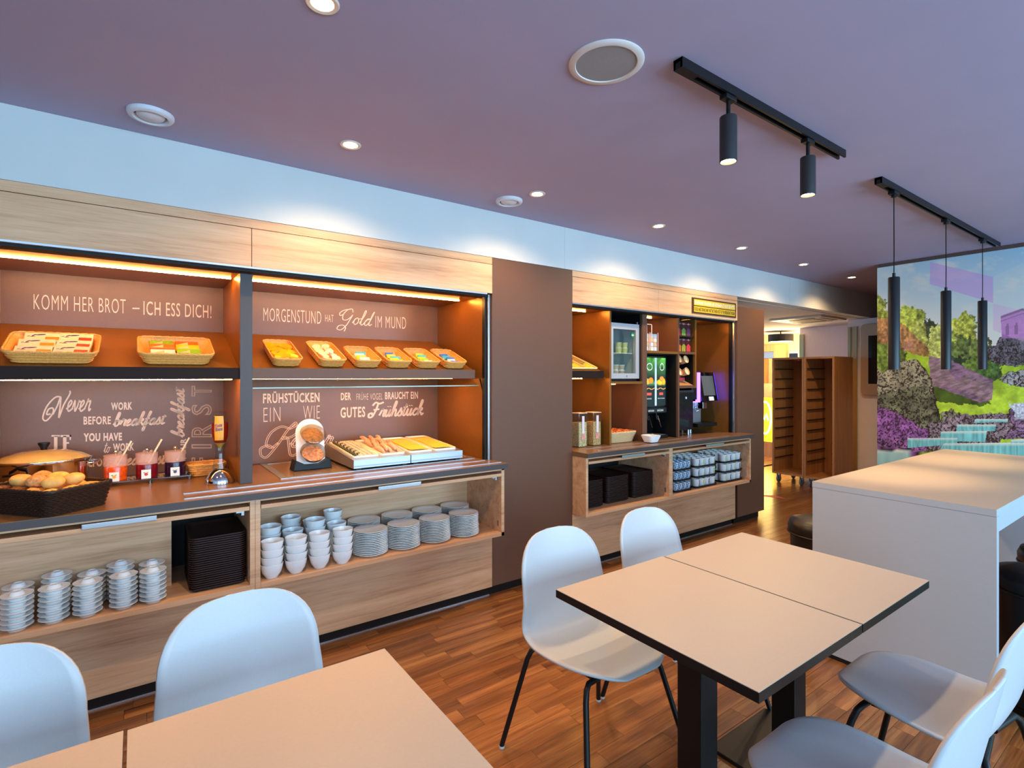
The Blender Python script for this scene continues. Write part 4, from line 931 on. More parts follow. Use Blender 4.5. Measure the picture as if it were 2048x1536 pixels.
# oval roasting pot with glass lid
t = thing('roasting_pot', 'shiny steel pot with glass lid and black knob behind the bread', 'pot', (-0.377, 3.50, ZC + 0.0005))
part('body', MB().lathe([(0.0001, 0.0), (0.155, 0.0), (0.175, 0.015), (0.180, 0.14), (0.190, 0.150), (0.184, 0.152), (0.172, 0.142), (0.168, 0.01), (0.0001, 0.008)], 48, sy=0.82), chrome, t, 40)
lid = part('lid', MB().lathe([(0.186, 0.152), (0.182, 0.160), (0.150, 0.178), (0.09, 0.196), (0.0001, 0.203)], 48, sy=0.82), mat('lid_glass', (206, 176, 110), 0.12, 0.0, coat=0.8, var=0.15, scale=9), t, 60)
part('lid_rim', MB().tube([(0.187 * math.cos(a), 0.187 * 0.82 * math.sin(a), 0.155) for a in [2 * PI * i / 48 for i in range(48)]], 0.004, 6, True), chrome, lid, 60)
part('knob', MB().lathe([(0.0001, 0.200), (0.013, 0.202), (0.014, 0.212), (0.024, 0.232), (0.023, 0.238), (0.0001, 0.238)], 20), black, lid, 40)
for s_ in (1,):
    part('handle', MB().tube([(s_ * 0.176, -0.045, 0.125), (s_ * 0.21, -0.040, 0.128), (s_ * 0.222, 0.0, 0.130), (s_ * 0.21, 0.040, 0.128), (s_ * 0.176, 0.045, 0.125)], 0.006, 8), chrome, t, 60)
part('side_handle', MB().tube([(-0.13 + 0.0, -0.118, 0.10), (-0.11, -0.15, 0.105), (-0.06, -0.16, 0.105), (-0.04, -0.144, 0.10)], 0.006, 8), black, t, 60)
# jam jars on an acrylic riser
t = thing('acrylic_riser', 'long clear acrylic riser carrying the three jam jars', 'stand', (0.06, 3.46, ZC))
acr = glassy('acrylic_sheet', (226, 222, 214), 0.16, 0.05)
part('shelf', MB().prism(rrect(0.40, 0.15, 0.015), 0.020, 0.026), acr, t)
for sx in (-0.18, 0.0, 0.18):
    for sy in (-0.055, 0.055): part('foot', MB().cyl((sx, sy), 0.009, 0.0005, 0.0198, 12), acr, t, 40)
for nm, col_, x, y, lab in (('apricot', (232, 84, 14), -0.090, 3.475, 'orange apricot'), ('cherry', (120, 10, 26), 0.046, 3.475, 'dark red cherry'), ('berry', (44, 16, 46), 0.176, 3.475, 'purple black berry')):
    j = thing('jam_jar', 'lidded jar of %s jam with a spoon' % lab, 'jar', (x, y, ZC + 0.0262), 0, 'jam jars on the acrylic riser')
    part('glass_body', MB().lathe([(0.0505, 0.070), (0.051, 0.125), (0.0495, 0.125), (0.049, 0.071)], 32), frost, j, 40)
    part('jam', MB().lathe([(0.0001, 0.0), (0.0490, 0.0), (0.0502, 0.064), (0.048, 0.072), (0.025, 0.069), (0.0001, 0.074)], 32), mat('jam_' + nm, col_, 0.25, var=0.35, scale=60, coat=0.3), j, 50)
    l = part('lid', MB().lathe([(0.0001, 0.1255), (0.052, 0.1255), (0.052, 0.129), (0.03, 0.131), (0.0001, 0.131)], 32), frost, j, 40)
    part('knob', MB().cyl((0, 0), 0.004, 0.131, 0.138, 10).ball((0, 0, 0.146), 0.0105), chrome, l, 60)
    part('spoon', MB().tube([(0.0, 0.0, 0.05), (0.035, 0.005, 0.13), (0.068, 0.012, 0.196)], 0.0048, 8), mat('bone_plastic', (236, 224, 190), 0.4), j, 60)
    c_ = tag(link('label_card', MB().box(-0.021, 0.021, -0.001, 0.001, 0.0, 0.046).mesh('label_card', mat('white_card', (240, 236, 228), 0.5)), None, (x - 0.004, 3.402, ZC + 0.0265), (-0.12, 0, 0.0)), 'small white picture card before the %s jar' % lab, 'card', 'cards on the acrylic riser')
    link('fruit_print', MB().lathe([(0.0001, 0), (0.0085, 0)], 12).xform(Matrix.Translation((0, -0.0016, 0.022)) @ Matrix.Rotation(PI / 2, 4, 'X')).mesh('fruit_print', mat('jam_print_' + nm, {'apricot': (244, 170, 40), 'cherry': (206, 40, 40), 'berry': (60, 70, 130)}[nm], 0.5)), c_)
    link('leaf_print', MB().add([(-0.014, -0.0016, 0.03), (-0.004, -0.0016, 0.026), (-0.006, -0.0016, 0.034)], [(0, 1, 2)]).add([(0.012, -0.0016, 0.032), (0.004, -0.0016, 0.027), (0.005, -0.0016, 0.034)], [(0, 1, 2)]).mesh('leaf_print', mat('leaf_print', (70, 150, 60), 0.5)), c_)
# small basket with lemons and the syrup dispenser
lb = basket('wicker_basket', 'small square wicker basket of yellow rolls behind the syrup dispenser', 'basket', (0.330, 3.515, ZC + 0.001), (0, 0, 0.05), 0.19, 0.15, 0.062, wicker, levels=5)
pale = mat('pale_crust', (244, 196, 96), 0.55, var=0.15, scale=40)
pr_ = MB().ball((0, 0, 0), 0.040, 0.036, 0.024, 16, 10).mesh('small_roll', pale, 60)
for sx, w_ in ((-0.042, 'left'), (0.042, 'right')):
    lay('small_roll', pr_, 'small yellow roll, %s one in the square basket' % w_, 'bread roll', lb, (sx, 0, 0.046), 0.3, 0, 'rolls in the square basket')
t = thing('syrup_dispenser', 'upturned syrup bottle on a domed chrome dispenser by the divider', 'dispenser', (0.362, 3.175, ZC + 0.0005))
part('dome_base', MB().lathe([(0.0001, 0.0), (0.070, 0.0), (0.071, 0.006), (0.066, 0.03), (0.052, 0.058), (0.036, 0.074), (0.030, 0.078), (0.0001, 0.079)], 40), chrome, t, 50)
part('glass_neck', MB().lathe([(0.036, 0.0795), (0.030, 0.12), (0.024, 0.16), (0.026, 0.19), (0.033, 0.215)], 28), glass, t, 60)
part('nozzle', MB().lathe([(0.0001, 0.185), (0.007, 0.187), (0.012, 0.20), (0.026, 0.216), (0.0001, 0.217)], 24), mat('gold_plastic', (196, 140, 50), 0.3), t, 50)
bt = part('bottle', MB().lathe([(0.0001, 0.2175), (0.029, 0.218), (0.038, 0.245), (0.041, 0.29), (0.039, 0.34), (0.032, 0.378), (0.028, 0.382), (0.0001, 0.383)], 28, sy=0.72), glass, t, 60)
part('syrup', MB().lathe([(0.0001, 0.2190), (0.027, 0.2195), (0.036, 0.246), (0.0392, 0.29), (0.0385, 0.325), (0.0001, 0.326)], 28, sy=0.70), mat('red_syrup', (150, 22, 12), 0.15, coat=0.5), bt, 50)
LB = MB(); n_ = 10
vs_ = []
for jz in range(9):
    z_ = 0.232 + 0.128 * jz / 8; rr = 0.0405 - 0.6 * (z_ - 0.292) ** 2 / 0.9
    for k in range(n_ + 1):
        a = -PI / 2 - 0.75 + 1.1 * k / n_; vs_.append((rr * 1.02 * math.cos(a), rr * 0.745 * math.sin(a), z_))
LB.add(vs_, [(j_ * (n_ + 1) + k, j_ * (n_ + 1) + k + 1, (j_ + 1) * (n_ + 1) + k + 1, (j_ + 1) * (n_ + 1) + k) for j_ in range(8) for k in range(n_)])
part('label_print', LB, mat('orange_label', (240, 160, 40), 0.4, var=0.25, scale=18), bt, 60)
mb = MB(); put_text(mb, 'Flotte', [(-0.026, -0.0330, 0.318), (0.006, -0.0330, 0.324), (0.006, -0.0330, 0.304), (-0.026, -0.0330, 0.300)], 0.02); put_text(mb, 'Biene', [(-0.024, -0.0330, 0.300), (0.008, -0.0330, 0.304), (0.008, -0.0330, 0.284), (-0.024, -0.0330, 0.280)], 0.02)
part('lettering', mb, navy, bt)
# two-bowl display stand
t = thing('tiered_bowl_stand', 'white upright stand with two slanted bowls on a black foot', 'stand', (0.875, 3.34, ZC + 0.004))
M_ = Matrix.Rotation(-0.16, 4, 'X')
cap = [(0.085 * math.cos(a), 0.20 + 0.085 * math.sin(a)) for a in [PI * i / 16 for i in range(17)]] + [(-0.085, 0.03), (-0.05, 0.0), (0.05, 0.0), (0.085, 0.03)]
part('back_panel', MB().prism([(p[0], p[1] + 0.02) for p in cap], -0.006, 0.0, 'Y').xform(M_), mat('white_acrylic', (244, 240, 236), 0.25), t, bevel=0.001)
part('foot', MB().prism([(-0.115, 0.0), (0.115, 0.0), (0.100, 0.062), (0.04, 0.030), (-0.04, 0.030), (-0.100, 0.062)], -0.050, 0.055, 'Y'), black, t, bevel=0.003)
for zc, nm, cl in ((0.205, 'top', (118, 80, 50)), (0.095, 'bottom', (214, 140, 96))):
    B = Matrix.Translation((0.0, -0.045 + 0.0, zc + 0.01)) @ Matrix.Rotation(0.75, 4, 'X')
    bw = part('slanted_bowl', MB().lathe([(0.0001, -0.052), (0.04, -0.046), (0.066, -0.022), (0.076, 0.006), (0.074, 0.008), (0.063, -0.02), (0.038, -0.043), (0.0001, -0.049)], 32).xform(B), acr, t, 50)
    part('filling', MB().lathe([(0.0001, -0.046), (0.037, -0.042), (0.060, -0.021), (0.062, -0.014), (0.03, -0.008), (0.0001, -0.006)], 32).xform(B), mat('filling_' + nm, cl, 0.5, var=0.5, scale=70, bump=0.4), bw, 50)
# flush cooling plate and the two cold trays
t = thing('cooling_plate', 'flush steel cooling plate let into the left worktop', 'cooling plate', (1.25, 3.4, ZC))
part('plate', MB().box(0.690, 1.885, 3.135, 3.67, ZC + 0.0002, ZC + 0.0022), mat('dark_steel', (170, 140, 104), 0.25, 0.6), t, world=True)
part('frame', MB().box(0.650, 0.688, 3.10, 3.70, ZC + 0.0002, ZC + 0.004).box(1.887, 1.915, 3.10, 3.70, ZC + 0.0002, ZC + 0.004).box(0.689, 1.886, 3.10, 3.133, ZC + 0.0002, ZC + 0.004).box(0.689, 1.886, 3.672, 3.70, ZC + 0.0002, ZC + 0.004), steel, t, world=True)
whiteg = mat('white_melamine', (242, 236, 222), 0.3, coat=0.3)
ct = []
for i, (a, b) in enumerate(((1.055, 1.423), (1.427, 1.807))):
    t = thing('cold_tray_unit', 'wedge-shaped steel cold unit with %s' % ('sausages and portion cups' if i == 0 else 'two trays of cheese'), 'cold unit', ((a + b) / 2, 3.09, ZC + 0.004))
    ct.append(t)
    part('housing', MB().prism([(3.09, ZC + 0.016), (3.67, ZC + 0.016), (3.67, ZC + 0.112), (3.09, ZC + 0.068)], a, b, 'X'), steel, t, world=True, bevel=0.002)
    for gz in (0.030, 0.026): part('groove', MB().box(a + 0.002, b - 0.002, 3.0885, 3.090, ZC + gz, ZC + gz + 0.003), mat('groove_grey', (150, 160, 166), 0.4, 0.6), t, world=True)
    for fx in (a + 0.02, b - 0.05):
        for fy in (3.10, 3.62): part('foot', MB().box(fx, fx + 0.03, fy, fy + 0.03, ZC + 0.0042, ZC + 0.0165), black, t, world=True)
TS = math.atan2(0.044, 0.58)
def melamine(label, cx):
    t = thing('melamine_tray', label, 'tray', (cx, 3.385, ZC + 0.090 + 0.0015), 0, 'white trays on the cold units', (TS, 0, 0))
    o1 = rrect(0.168, 0.50, 0.02, 4); i1 = rrect(0.150, 0.482, 0.014, 4); n = len(o1)
    vs = [(p[0], p[1], 0.0) for p in o1] + [(p[0], p[1], 0.012) for p in o1] + [(p[0], p[1], 0.012) for p in i1] + [(p[0] * 0.97, p[1] * 0.99, 0.004) for p in i1]
    fs = [tuple(range(n - 1, -1, -1)), tuple(range(3 * n, 4 * n))]
    for a, b in ((0, 1), (1, 2), (2, 3)): fs += [(a * n + i, a * n + (i + 1) % n, b * n + (i + 1) % n, b * n + i) for i in range(n)]
    part('dish', MB().add(vs, fs), whiteg, t, 30)
    return t
tr = [melamine('white tray of portion cups, first from the left', 1.150), melamine('white tray of sausages, second from the left', 1.326), melamine('white tray of cheese, third from the left', 1.522), melamine('white tray of cheese at the right end', 1.702)]
pcup2 = MB().lathe([(0.0001, 0.0), (0.008, 0.0), (0.0105, 0.011), (0.012, 0.0112), (0.012, 0.0122), (0.0001, 0.0122)], 12).mesh('portion_cup', mat('butter_portion', (226, 216, 190), 0.35), 40)
pcup3 = MB().lathe([(0.0001, 0.0), (0.008, 0.0), (0.0105, 0.011), (0.012, 0.0112), (0.012, 0.0122), (0.0001, 0.0122)], 12).mesh('portion_cup', mat('dark_portion', (70, 74, 50), 0.35), 40)
for r_ in range(14):
    for c_ in range(5):
        lay('portion_cup', pcup3 if c_ == 0 or (c_ == 1 and r_ % 2) else pcup2, 'tiny portion cup, %s from left in the %s row of the first white tray' % (ORD[c_], ORD[r_]), 'portion cup', tr[0], (-0.058 + c_ * 0.029, -0.215 + r_ * 0.033, 0.0045), 0, 0, 'portion cups on the first white tray')
saus = MB().tube([(0, -0.055 + 0.0, 0.0), (0.004, -0.03, 0.003), (0.006, 0, 0.004), (0.004, 0.03, 0.003), (0, 0.055, 0.0)], 0.012, 10, rs=[0.007, 0.0118, 0.0125, 0.0118, 0.007]).mesh('sausage', mat('sausage_skin', (226, 172, 148), 0.38, var=0.15, scale=40), 60)
k = 0
for r_ in range(4):
    for c_ in range(5):
        lay('sausage', saus, 'pale sausage, %s from left in the %s row of its tray' % (ORD[c_], ORD[r_]), 'sausage', tr[1], (-0.052 + c_ * 0.026, -0.15 + r_ * 0.10, 0.018 + (0.016 if (c_ + r_) % 2 else 0)), random.uniform(-0.35, 0.35), 0.12, 'sausages on the second white tray')
cheese = MB().box(-0.062, 0.062, -0.05, 0.05, 0, 0.003).mesh('cheese_slice', mat('cheese', (246, 206, 58), 0.4, var=0.06, scale=30), bevel=0.001)
for ti in (2, 3):
    for r_ in range(11):
        lay('cheese_slice', cheese, 'cheese slice, %s from the front on the %s cheese tray' % (ORD[r_], 'left' if ti == 2 else 'right'), 'cheese slice', tr[ti], (random.uniform(-0.003, 0.003), -0.165 + r_ * 0.033, 0.0085), random.uniform(-0.03, 0.03), -0.10, 'cheese slices')

# ================================================================ THINGS IN THE RIGHT NICHE
def bx(x0, x1, y0, y1, Y):
    a = onY(x0, y0, Y); b = onY(x1, y1, Y); return a[0], b[0], b[2], a[2]
# slanted cutlery tray
ctl = thing('cutlery_tray', 'yellow-lined tray of cutlery on the short sloping shelf', 'tray', on_slope(2.93, 3.33, 0.001), 0, None, (SL, 0, 0))
part('rim', MB().tube([(p[0], p[1], 0.012) for p in rrect(0.42, 0.40, 0.02)], 0.008, 8, True), mat('tray_cream', (240, 214, 150), 0.5), ctl, 50)
part('liner', MB().box(-0.205, 0.205, -0.195, 0.195, 0.001, 0.008), mat('yellow_liner', (238, 206, 50), 0.4, var=0.15, scale=14), ctl)
for sx in (-0.07, 0.07): part('separator', MB().box(sx - 0.003, sx + 0.003, -0.19, 0.19, 0.008, 0.022), mat('tray_cream', (240, 214, 150), 0.5), ctl)
fork = MB().tube([(0, -0.09, 0.0), (0, 0.04, 0.002), (0, 0.09, 0.0)], 0.004, 6, rs=[0.005, 0.003, 0.008]).mesh('cutlery_piece', steel, 50)
for i in range(9):
    lay('cutlery_piece', fork, 'steel cutlery piece, %s from the left in the yellow tray' % ORD[i], 'cutlery', ctl, ((-0.165, -0.135, -0.105, -0.035, 0.0, 0.035, 0.105, 0.135, 0.165)[i], -0.03 + 0.02 * (i % 3), 0.0172), random.uniform(-0.04, 0.04), 0, 'cutlery in the yellow tray')
# cereal containers
cer = mat('cereal_mix', (206, 164, 110), 0.7, var=0.6, scale=120, bump=0.6); cer2 = mat('oat_mix', (222, 190, 140), 0.7, var=0.5, scale=130, bump=0.6)
for px, py, m_, f_, lab in ((2.922, 0, cer2, 0.74, 'left, beside the pillar'), (3.082, 0, cer, 0.73, 'right, filled with dark muesli')):
    t = thing('cereal_jar', 'tall square clear cereal jar, %s' % lab, 'jar', (px, 3.13, ZC + 0.0005), 0, 'cereal jars')
    part('container', MB().box(-0.046, 0.046, -0.046, 0.046, 0.0, 0.27), glass, t, bevel=0.004)
    part('cereal', MB().box(-0.043, 0.043, -0.043, 0.043, 0.004, 0.27 * f_), m_, t, bevel=0.003)
    part('lid', MB().box(-0.047, 0.047, -0.047, 0.047, 0.2705, 0.276), mat('lid_clear_white', (240, 214, 180), 0.3), t, bevel=0.002)
    part('label_strip', MB().box(-0.012, 0.014, -0.0475, -0.0466, 0.11, 0.25), mat('pale_label', (230, 216, 214), 0.4), t)
    part('label_badge', MB().box(-0.018, 0.018, -0.0475, -0.0466, 0.06, 0.105), mat('pink_label', (226, 150, 140), 0.4, var=0.2, scale=60), t)
pb = basket('wicker_basket', 'wicker basket of croissants on the right worktop', 'basket', (3.405, 3.215, ZC + 0.001), (0, 0, 0.0), 0.33, 0.27, 0.085, mat('pale_wicker', (222, 188, 138), 0.6, var=0.15, scale=160, bump=0.3), levels=8, rim=0.008)
crois = MB().tube([(0.044 * math.cos(a), 0.026 * math.sin(a), 0.0) for a in [0.2 + 2.7 * i / 8 for i in range(9)]], 0.02, 10, rs=[0.005, 0.010, 0.015, 0.019, 0.0215, 0.019, 0.015, 0.010, 0.005]).mesh('croissant', mat('croissant_crust', (216, 112, 50), 0.45, var=0.35, scale=60, bump=0.2), 60)
for lv in range(2):
    for r_ in range(3):
        for c_ in range(3 if lv else 2):
            x = (-0.098 + 0.098 * c_) if lv else (-0.055 + 0.11 * c_)
            lay('croissant', crois, 'golden croissant, %s from left, %s row%s' % (ORD[c_], ('front', 'middle', 'rear')[r_], '' if lv else ', under the others'), 'croissant', pb, (x, -0.088 + 0.074 * r_, 0.085 if lv else 0.036), 0, 0, 'croissants in the basket')
p = onZ(1298, 881, ZC)
t = thing('serving_bowl', 'white square serving bowl beside the croissant basket', 'bowl', (3.595, 2.955, ZC + 0.0045)); t.scale = (0.8, 0.8, 0.9)
def sq_bowl(h):
    rings = [(0.05, 0.0), (0.060, 0.004), (0.085, 0.055), (0.088, 0.068), (0.084, 0.068), (0.080, 0.055), (0.055, 0.010)]
    vs = []; 
    for (r_, z) in rings: vs += [(q_[0], q_[1], z) for q_ in rrect(2 * r_, 2 * r_, r_ * 0.55, 5)]
    n = len(vs) // len(rings); fs = [tuple(range(n - 1, -1, -1)), tuple(range((len(rings) - 1) * n, len(rings) * n))]
    for j in range(len(rings) - 1): fs += [(j * n + i, j * n + (i + 1) % n, (j + 1) * n + (i + 1) % n, (j + 1) * n + i) for i in range(n)]
    return MB().add(vs, fs)
part('bowl_body', sq_bowl(0.07), china, t, 40)
part('tongs', MB().tube([(-0.03, 0.0, 0.05), (0.02, 0.01, 0.075), (0.06, 0.02, 0.074)], 0.004, 6), steel, t, 50)
# small glass-door refrigerator
t = thing('mini_fridge', 'small silver glass-door fridge with yogurt cups', 'fridge', (3.40, 3.1, 1.459))
silver = mat('silver_paint', (196, 194, 196), 0.35, 0.3)
fx0, fx1, fz0, fz1, fy = 3.219, 3.586, 1.482, 1.955, 3.075
P('cabinet', MB().box(fx0 + 0.004, fx1 - 0.004, 3.50, 3.52, fz0, fz1).box(fx0 + 0.004, fx0 + 0.02, fy + 0.035, 3.50, fz0, fz1).box(fx1 - 0.02, fx1 - 0.004, fy + 0.035, 3.50, fz0, fz1).box(fx0 + 0.004, fx1 - 0.004, fy + 0.035, 3.50, fz1 - 0.02, fz1).box(fx0 + 0.004, fx1 - 0.004, fy + 0.035, 3.50, fz0, fz0 + 0.02), mat('fridge_inside', (190, 200, 204), 0.5))
P('foot_rail', MB().box(fx0 + 0.01, fx1 - 0.01, fy + 0.02, 3.48, 1.4592, 1.4815), black)
dr = P('door_frame', MB().box(fx0, fx0 + 0.042, fy, fy + 0.034, fz0, fz1).box(fx1 - 0.042, fx1, fy, fy + 0.034, fz0, fz1).box(fx0 + 0.042, fx1 - 0.042, fy, fy + 0.034, fz1 - 0.05, fz1).box(fx0 + 0.042, fx1 - 0.042, fy, fy + 0.034, fz0, fz0 + 0.045), silver)
part('glass_pane', MB().box(fx0 + 0.042, fx1 - 0.042, fy + 0.010, fy + 0.014, fz0 + 0.045, fz1 - 0.05), glass, dr, world=True)
part('lock', MB().cyl((0, 0), 0.008, 0, 0.004, 14).xform(Matrix.Translation(((fx0 + fx1) / 2 + 0.02, fy, fz0 + 0.022)) @ Matrix.Rotation(PI / 2, 4, 'X')), chrome, dr, world=True)
bd = part('round_badge', MB().cyl((0, 0), 0.021, 0, 0.002, 24).xform(Matrix.Translation((fx1 - 0.075, fy + 0.0095, fz1 - 0.095)) @ Matrix.Rotation(PI / 2, 4, 'X')), mat('badge_green', (30, 140, 84), 0.4), dr, world=True)
part('hinge_pin', MB().box(fx1 - 0.022, fx1 - 0.012, fy + 0.005, fy + 0.02, fz1, fz1 + 0.022), alu, dr, world=True)
mb = MB(); put_script(mb, 'eu', [(fx1 - 0.12, fy + 0.009, fz1 - 0.055), (fx1 - 0.05, fy + 0.009, fz1 - 0.055), (fx1 - 0.05, fy + 0.009, fz1 - 0.068), (fx1 - 0.12, fy + 0.009, fz1 - 0.068)], 0.1) if False else mb.box(fx1 - 0.088, fx1 - 0.062, fy + 0.0068, fy + 0.0074, fz1 - 0.1, fz1 - 0.09)
part('badge_mark', mb, mat('badge_white', (240, 246, 240), 0.4), dr, world=True)
for z_ in (1.70, 1.505): P('wire_shelf', MB().box(fx0 + 0.022, fx1 - 0.022, 3.13, 3.49, z_, z_ + 0.004), mat('shelf_white', (236, 238, 238), 0.4))
yog = MB().lathe([(0.0001, 0.0), (0.024, 0.0), (0.030, 0.042), (0.032, 0.043), (0.032, 0.046), (0.0001, 0.046)], 18)
ym = {n_: yog.mesh('yogurt_cup', mat('yogurt_' + n_, c_, 0.35), 40) for n_, c_ in (('yellow', (236, 224, 170)), ('white', (240, 238, 232)))}
yb = {n_: MB().lathe([(0.0252, 0.006), (0.0300, 0.040)], 18, a0=-3.0, a1=-0.1).mesh('label_print', mat('ylabel_' + n_, c_, 0.4), 40) for n_, c_ in (('yellow', (206, 200, 130)), ('white', (206, 176, 150)))}
for (x, z_, n_, w_) in ((3.425, 1.7045, 'yellow', 'upper shelf, lower left'), (3.500, 1.7045, 'yellow', 'upper shelf, lower right'), (3.425, 1.751, 'yellow', 'upper shelf, top left'), (3.500, 1.751, 'yellow', 'upper shelf, top right'),
                        (3.385, 1.5095, 'white', 'lower shelf, lower left'), (3.460, 1.5095, 'white', 'lower shelf, lower right'), (3.385, 1.556, 'white', 'lower shelf, top left'), (3.460, 1.556, 'white', 'lower shelf, top right')):
    o = tag(link('yogurt_cup', ym[n_], None, (x, 3.17, z_)), '%s yogurt cup in the fridge, %s' % (n_, w_), 'yogurt cup', 'yogurt cups in the fridge'); link('label_print', yb[n_], o)
# wire holders with sachets
for i, (x, w_) in enumerate(((3.715, 'left'), (3.835, 'right'))):
    z0 = 1.7305
    t = thing('wire_caddy', 'white wire caddy of stacked sachets, %s one above the juice machine' % w_, 'caddy', (x, 3.17, z0), 0, 'wire caddies')
    wm = mat('white_wire', (232, 224, 214), 0.4)
    part('base', MB().box(-0.052, 0.052, -0.06, 0.06, 0.0, 0.004), wm, t)
    part('handle', MB().tube([(-0.035, 0, 0.16), (-0.035, 0, 0.245), (-0.028, 0, 0.25), (0.028, 0, 0.25), (0.035, 0, 0.245), (0.035, 0, 0.16)], 0.004, 8), wm, t, 60)
    for sx in (-0.05, 0.05): part('upright', MB().box(sx - 0.002, sx + 0.002, -0.06, -0.056, 0.004, 0.17), wm, t)
    for lv in range(4):
        for sx, sw_ in ((-0.024, 'left'), (0.024, 'right')):
            pk_ = tag(link('sachet_box', MB().box(-0.0215, 0.0215, -0.05, 0.05, 0, 0.037).mesh('sachet_box', mat('sachet_%d' % ((lv + (sx > 0)) % 3), ((226, 214, 200), (206, 214, 222), (232, 178, 130))[(lv + (sx > 0)) % 3], 0.45, var=0.1, scale=50), bevel=0.002), None, (x + sx, 3.17, z0 + 0.0045 + lv * 0.039)), 'small sachet box, %s from below on the %s of the %s wire caddy' % (ORD[lv], sw_, w_), 'sachet box', 'sachet boxes')
# juice dispenser
def pmesh(name, fn, nu, nv, P0, U, V, rough=0.4, estr=0.0, matname=None):
    """printed sheet: fn(u,v arrays)->rgb 0..255"""
    u, v = np.meshgrid(np.linspace(0, 1, nu + 1), np.linspace(0, 1, nv + 1))
    pos = np.array(P0)[None, None] + u[..., None] * np.array(U) + v[..., None] * np.array(V)
    c = np.clip(fn(u, v), 0, 255) / 255.0; c = np.where(c <= 0.04045, c / 12.92, ((c + 0.055) / 1.055) ** 2.4)
    me = bpy.data.meshes.new(name); n = (nu + 1) * (nv + 1)
    idx = np.arange(n).reshape(nv + 1, nu + 1)
    f = np.stack([idx[:-1, :-1], idx[:-1, 1:], idx[1:, 1:], idx[1:, :-1]], -1).reshape(-1, 4)
    me.vertices.add(n); me.vertices.foreach_set('co', pos.reshape(-1).astype(np.float32))
    me.loops.add(f.size); me.loops.foreach_set('vertex_index', f.reshape(-1).astype(np.int32))
    me.polygons.add(len(f)); me.polygons.foreach_set('loop_start', np.arange(0, f.size, 4, dtype=np.int32)); me.polygons.foreach_set('loop_total', np.full(len(f), 4, dtype=np.int32))
    me.update(); me.validate()
    a = me.color_attributes.new('print', 'FLOAT_COLOR', 'POINT')
    a.data.foreach_set('color', np.concatenate([c, np.ones(c.shape[:2] + (1,))], -1).reshape(-1).astype(np.float32))
    me.materials.append(painted(matname or ('print_' + name), rough, estr))
    return me
rs_ = np.random.RandomState(5)
def vnoise(x, y, seed=0):
    xi = np.floor(x).astype(int); yi = np.floor(y).astype(int); fx = x - xi; fy = y - yi
    fx = fx * fx * (3 - 2 * fx); fy = fy * fy * (3 - 2 * fy)
    def h(a, b):
        n = (a * 374761393 + b * 668265263 + seed * 974711) & 0x7fffffff
        n = ((n ^ (n >> 13)) * 1274126177) & 0x7fffffff
        return ((n ^ (n >> 16)) & 0xffff) / 65535.0
    return (h(xi, yi) * (1 - fx) + h(xi + 1, yi) * fx) * (1 - fy) + (h(xi, yi + 1) * (1 - fx) + h(xi + 1, yi + 1) * fx) * fy
def fbm(x, y, seed=0, o=4):
    s_ = 0; a = 0.5; t_ = 0
    for k in range(o): s_ = s_ + a * vnoise(x * 2 ** k, y * 2 ** k, seed + k * 17); t_ += a; a *= 0.55
    return s_ / t_
def juice_print(u, v):
    c = np.zeros(u.shape + (3,)); c[:] = (22, 34, 36)
    g = np.clip((v - 0.55) * 2.4, 0, 1)[..., None]; n = fbm(u * 7, v * 9, 3)[..., None]
    c = c * (1 - g) + np.array((70, 130, 50)) * g * (0.4 + 1.2 * n)
    b = np.clip(1 - np.abs(v - 0.47) * 14, 0, 1)[..., None]; c = c * (1 - 0.6 * b) + np.array((110, 190, 110)) * 0.6 * b
    for (cx, cy, rx, ry, col_) in ((0.24, 0.505, 0.12, 0.062, (240, 160, 60)), (0.39, 0.525, 0.10, 0.065, (238, 130, 40)), (0.78, 0.49, 0.15, 0.06, (246, 176, 40)), (0.84, 0.56, 0.09, 0.055, (240, 130, 60)), (0.92, 0.50, 0.07, 0.07, (240, 160, 40))):
        m_ = ((u - cx) / rx) ** 2 + ((v - cy) / ry) ** 2 < 1; k = 1 - 0.25 * (((u - cx) / rx) ** 2 + ((v - cy) / ry) ** 2)
        c[m_] = np.array(col_) * k[m_][:, None]
    for cx, rx in ((0.34, 0.115), (0.85, 0.085)):
        d = np.sqrt(((u - cx) / rx) ** 2 + ((v - 0.81) / 0.075) ** 2); c[(d > 0.86) & (d < 1.0)] = (230, 238, 226)
    for (a0, a1) in ((0.0, 0.54), (0.62, 1.0)):
        w = 0.355 + 0.012 * np.sin(u * 26); m_ = (np.abs(v - w) < 0.006) & (u > a0) & (u < a1); c[m_] = (236, 160, 90)
    for (a0, a1) in ((0.17, 0.42), (0.74, 0.90)):
        m_ = (u > a0) & (u < a1) & (v > 0.22) & (v < 0.275); c[m_] = (222, 70, 60)
    m_ = (u > 0.545) & (u < 0.625); c[m_] = (150, 170, 180)
    return c
t = thing('juice_dispenser', 'black two-tap juice dispenser with lit fruit picture front', 'juice dispenser', (3.86, 3.2, ZC + 0.001))
jx0, jx1 = 3.672, 4.018
P('body', MB().box(jx0, jx1 + 0.03, 3.13, 3.60, 1.215, 1.69).box(jx0, jx1 + 0.03, 3.30, 3.60, ZC + 0.012, 1.214), blackgl, bevel=0.004)
pp = link('picture_panel', pmesh('picture_panel', juice_print, 90, 120, (jx0 + 0.002, 3.1285, 1.232), (jx1 - jx0 - 0.004, 0, 0), (0, 0, 0.44), 0.25, 0.9), t); pp.location = -Vector(t.location)
qq = lambda x0, x1, z0, z1, y=3.1275: [(x0, y, z1), (x1, y, z1), (x1, y, z0), (x0, y, z0)]
mb = MB(); put_text(mb, 'ORANGE', qq(3.735, 3.815, 1.292, 1.304), 0.02); part('lettering', mb, mat('print_white', (236, 236, 230), 0.5), pp, world=True)
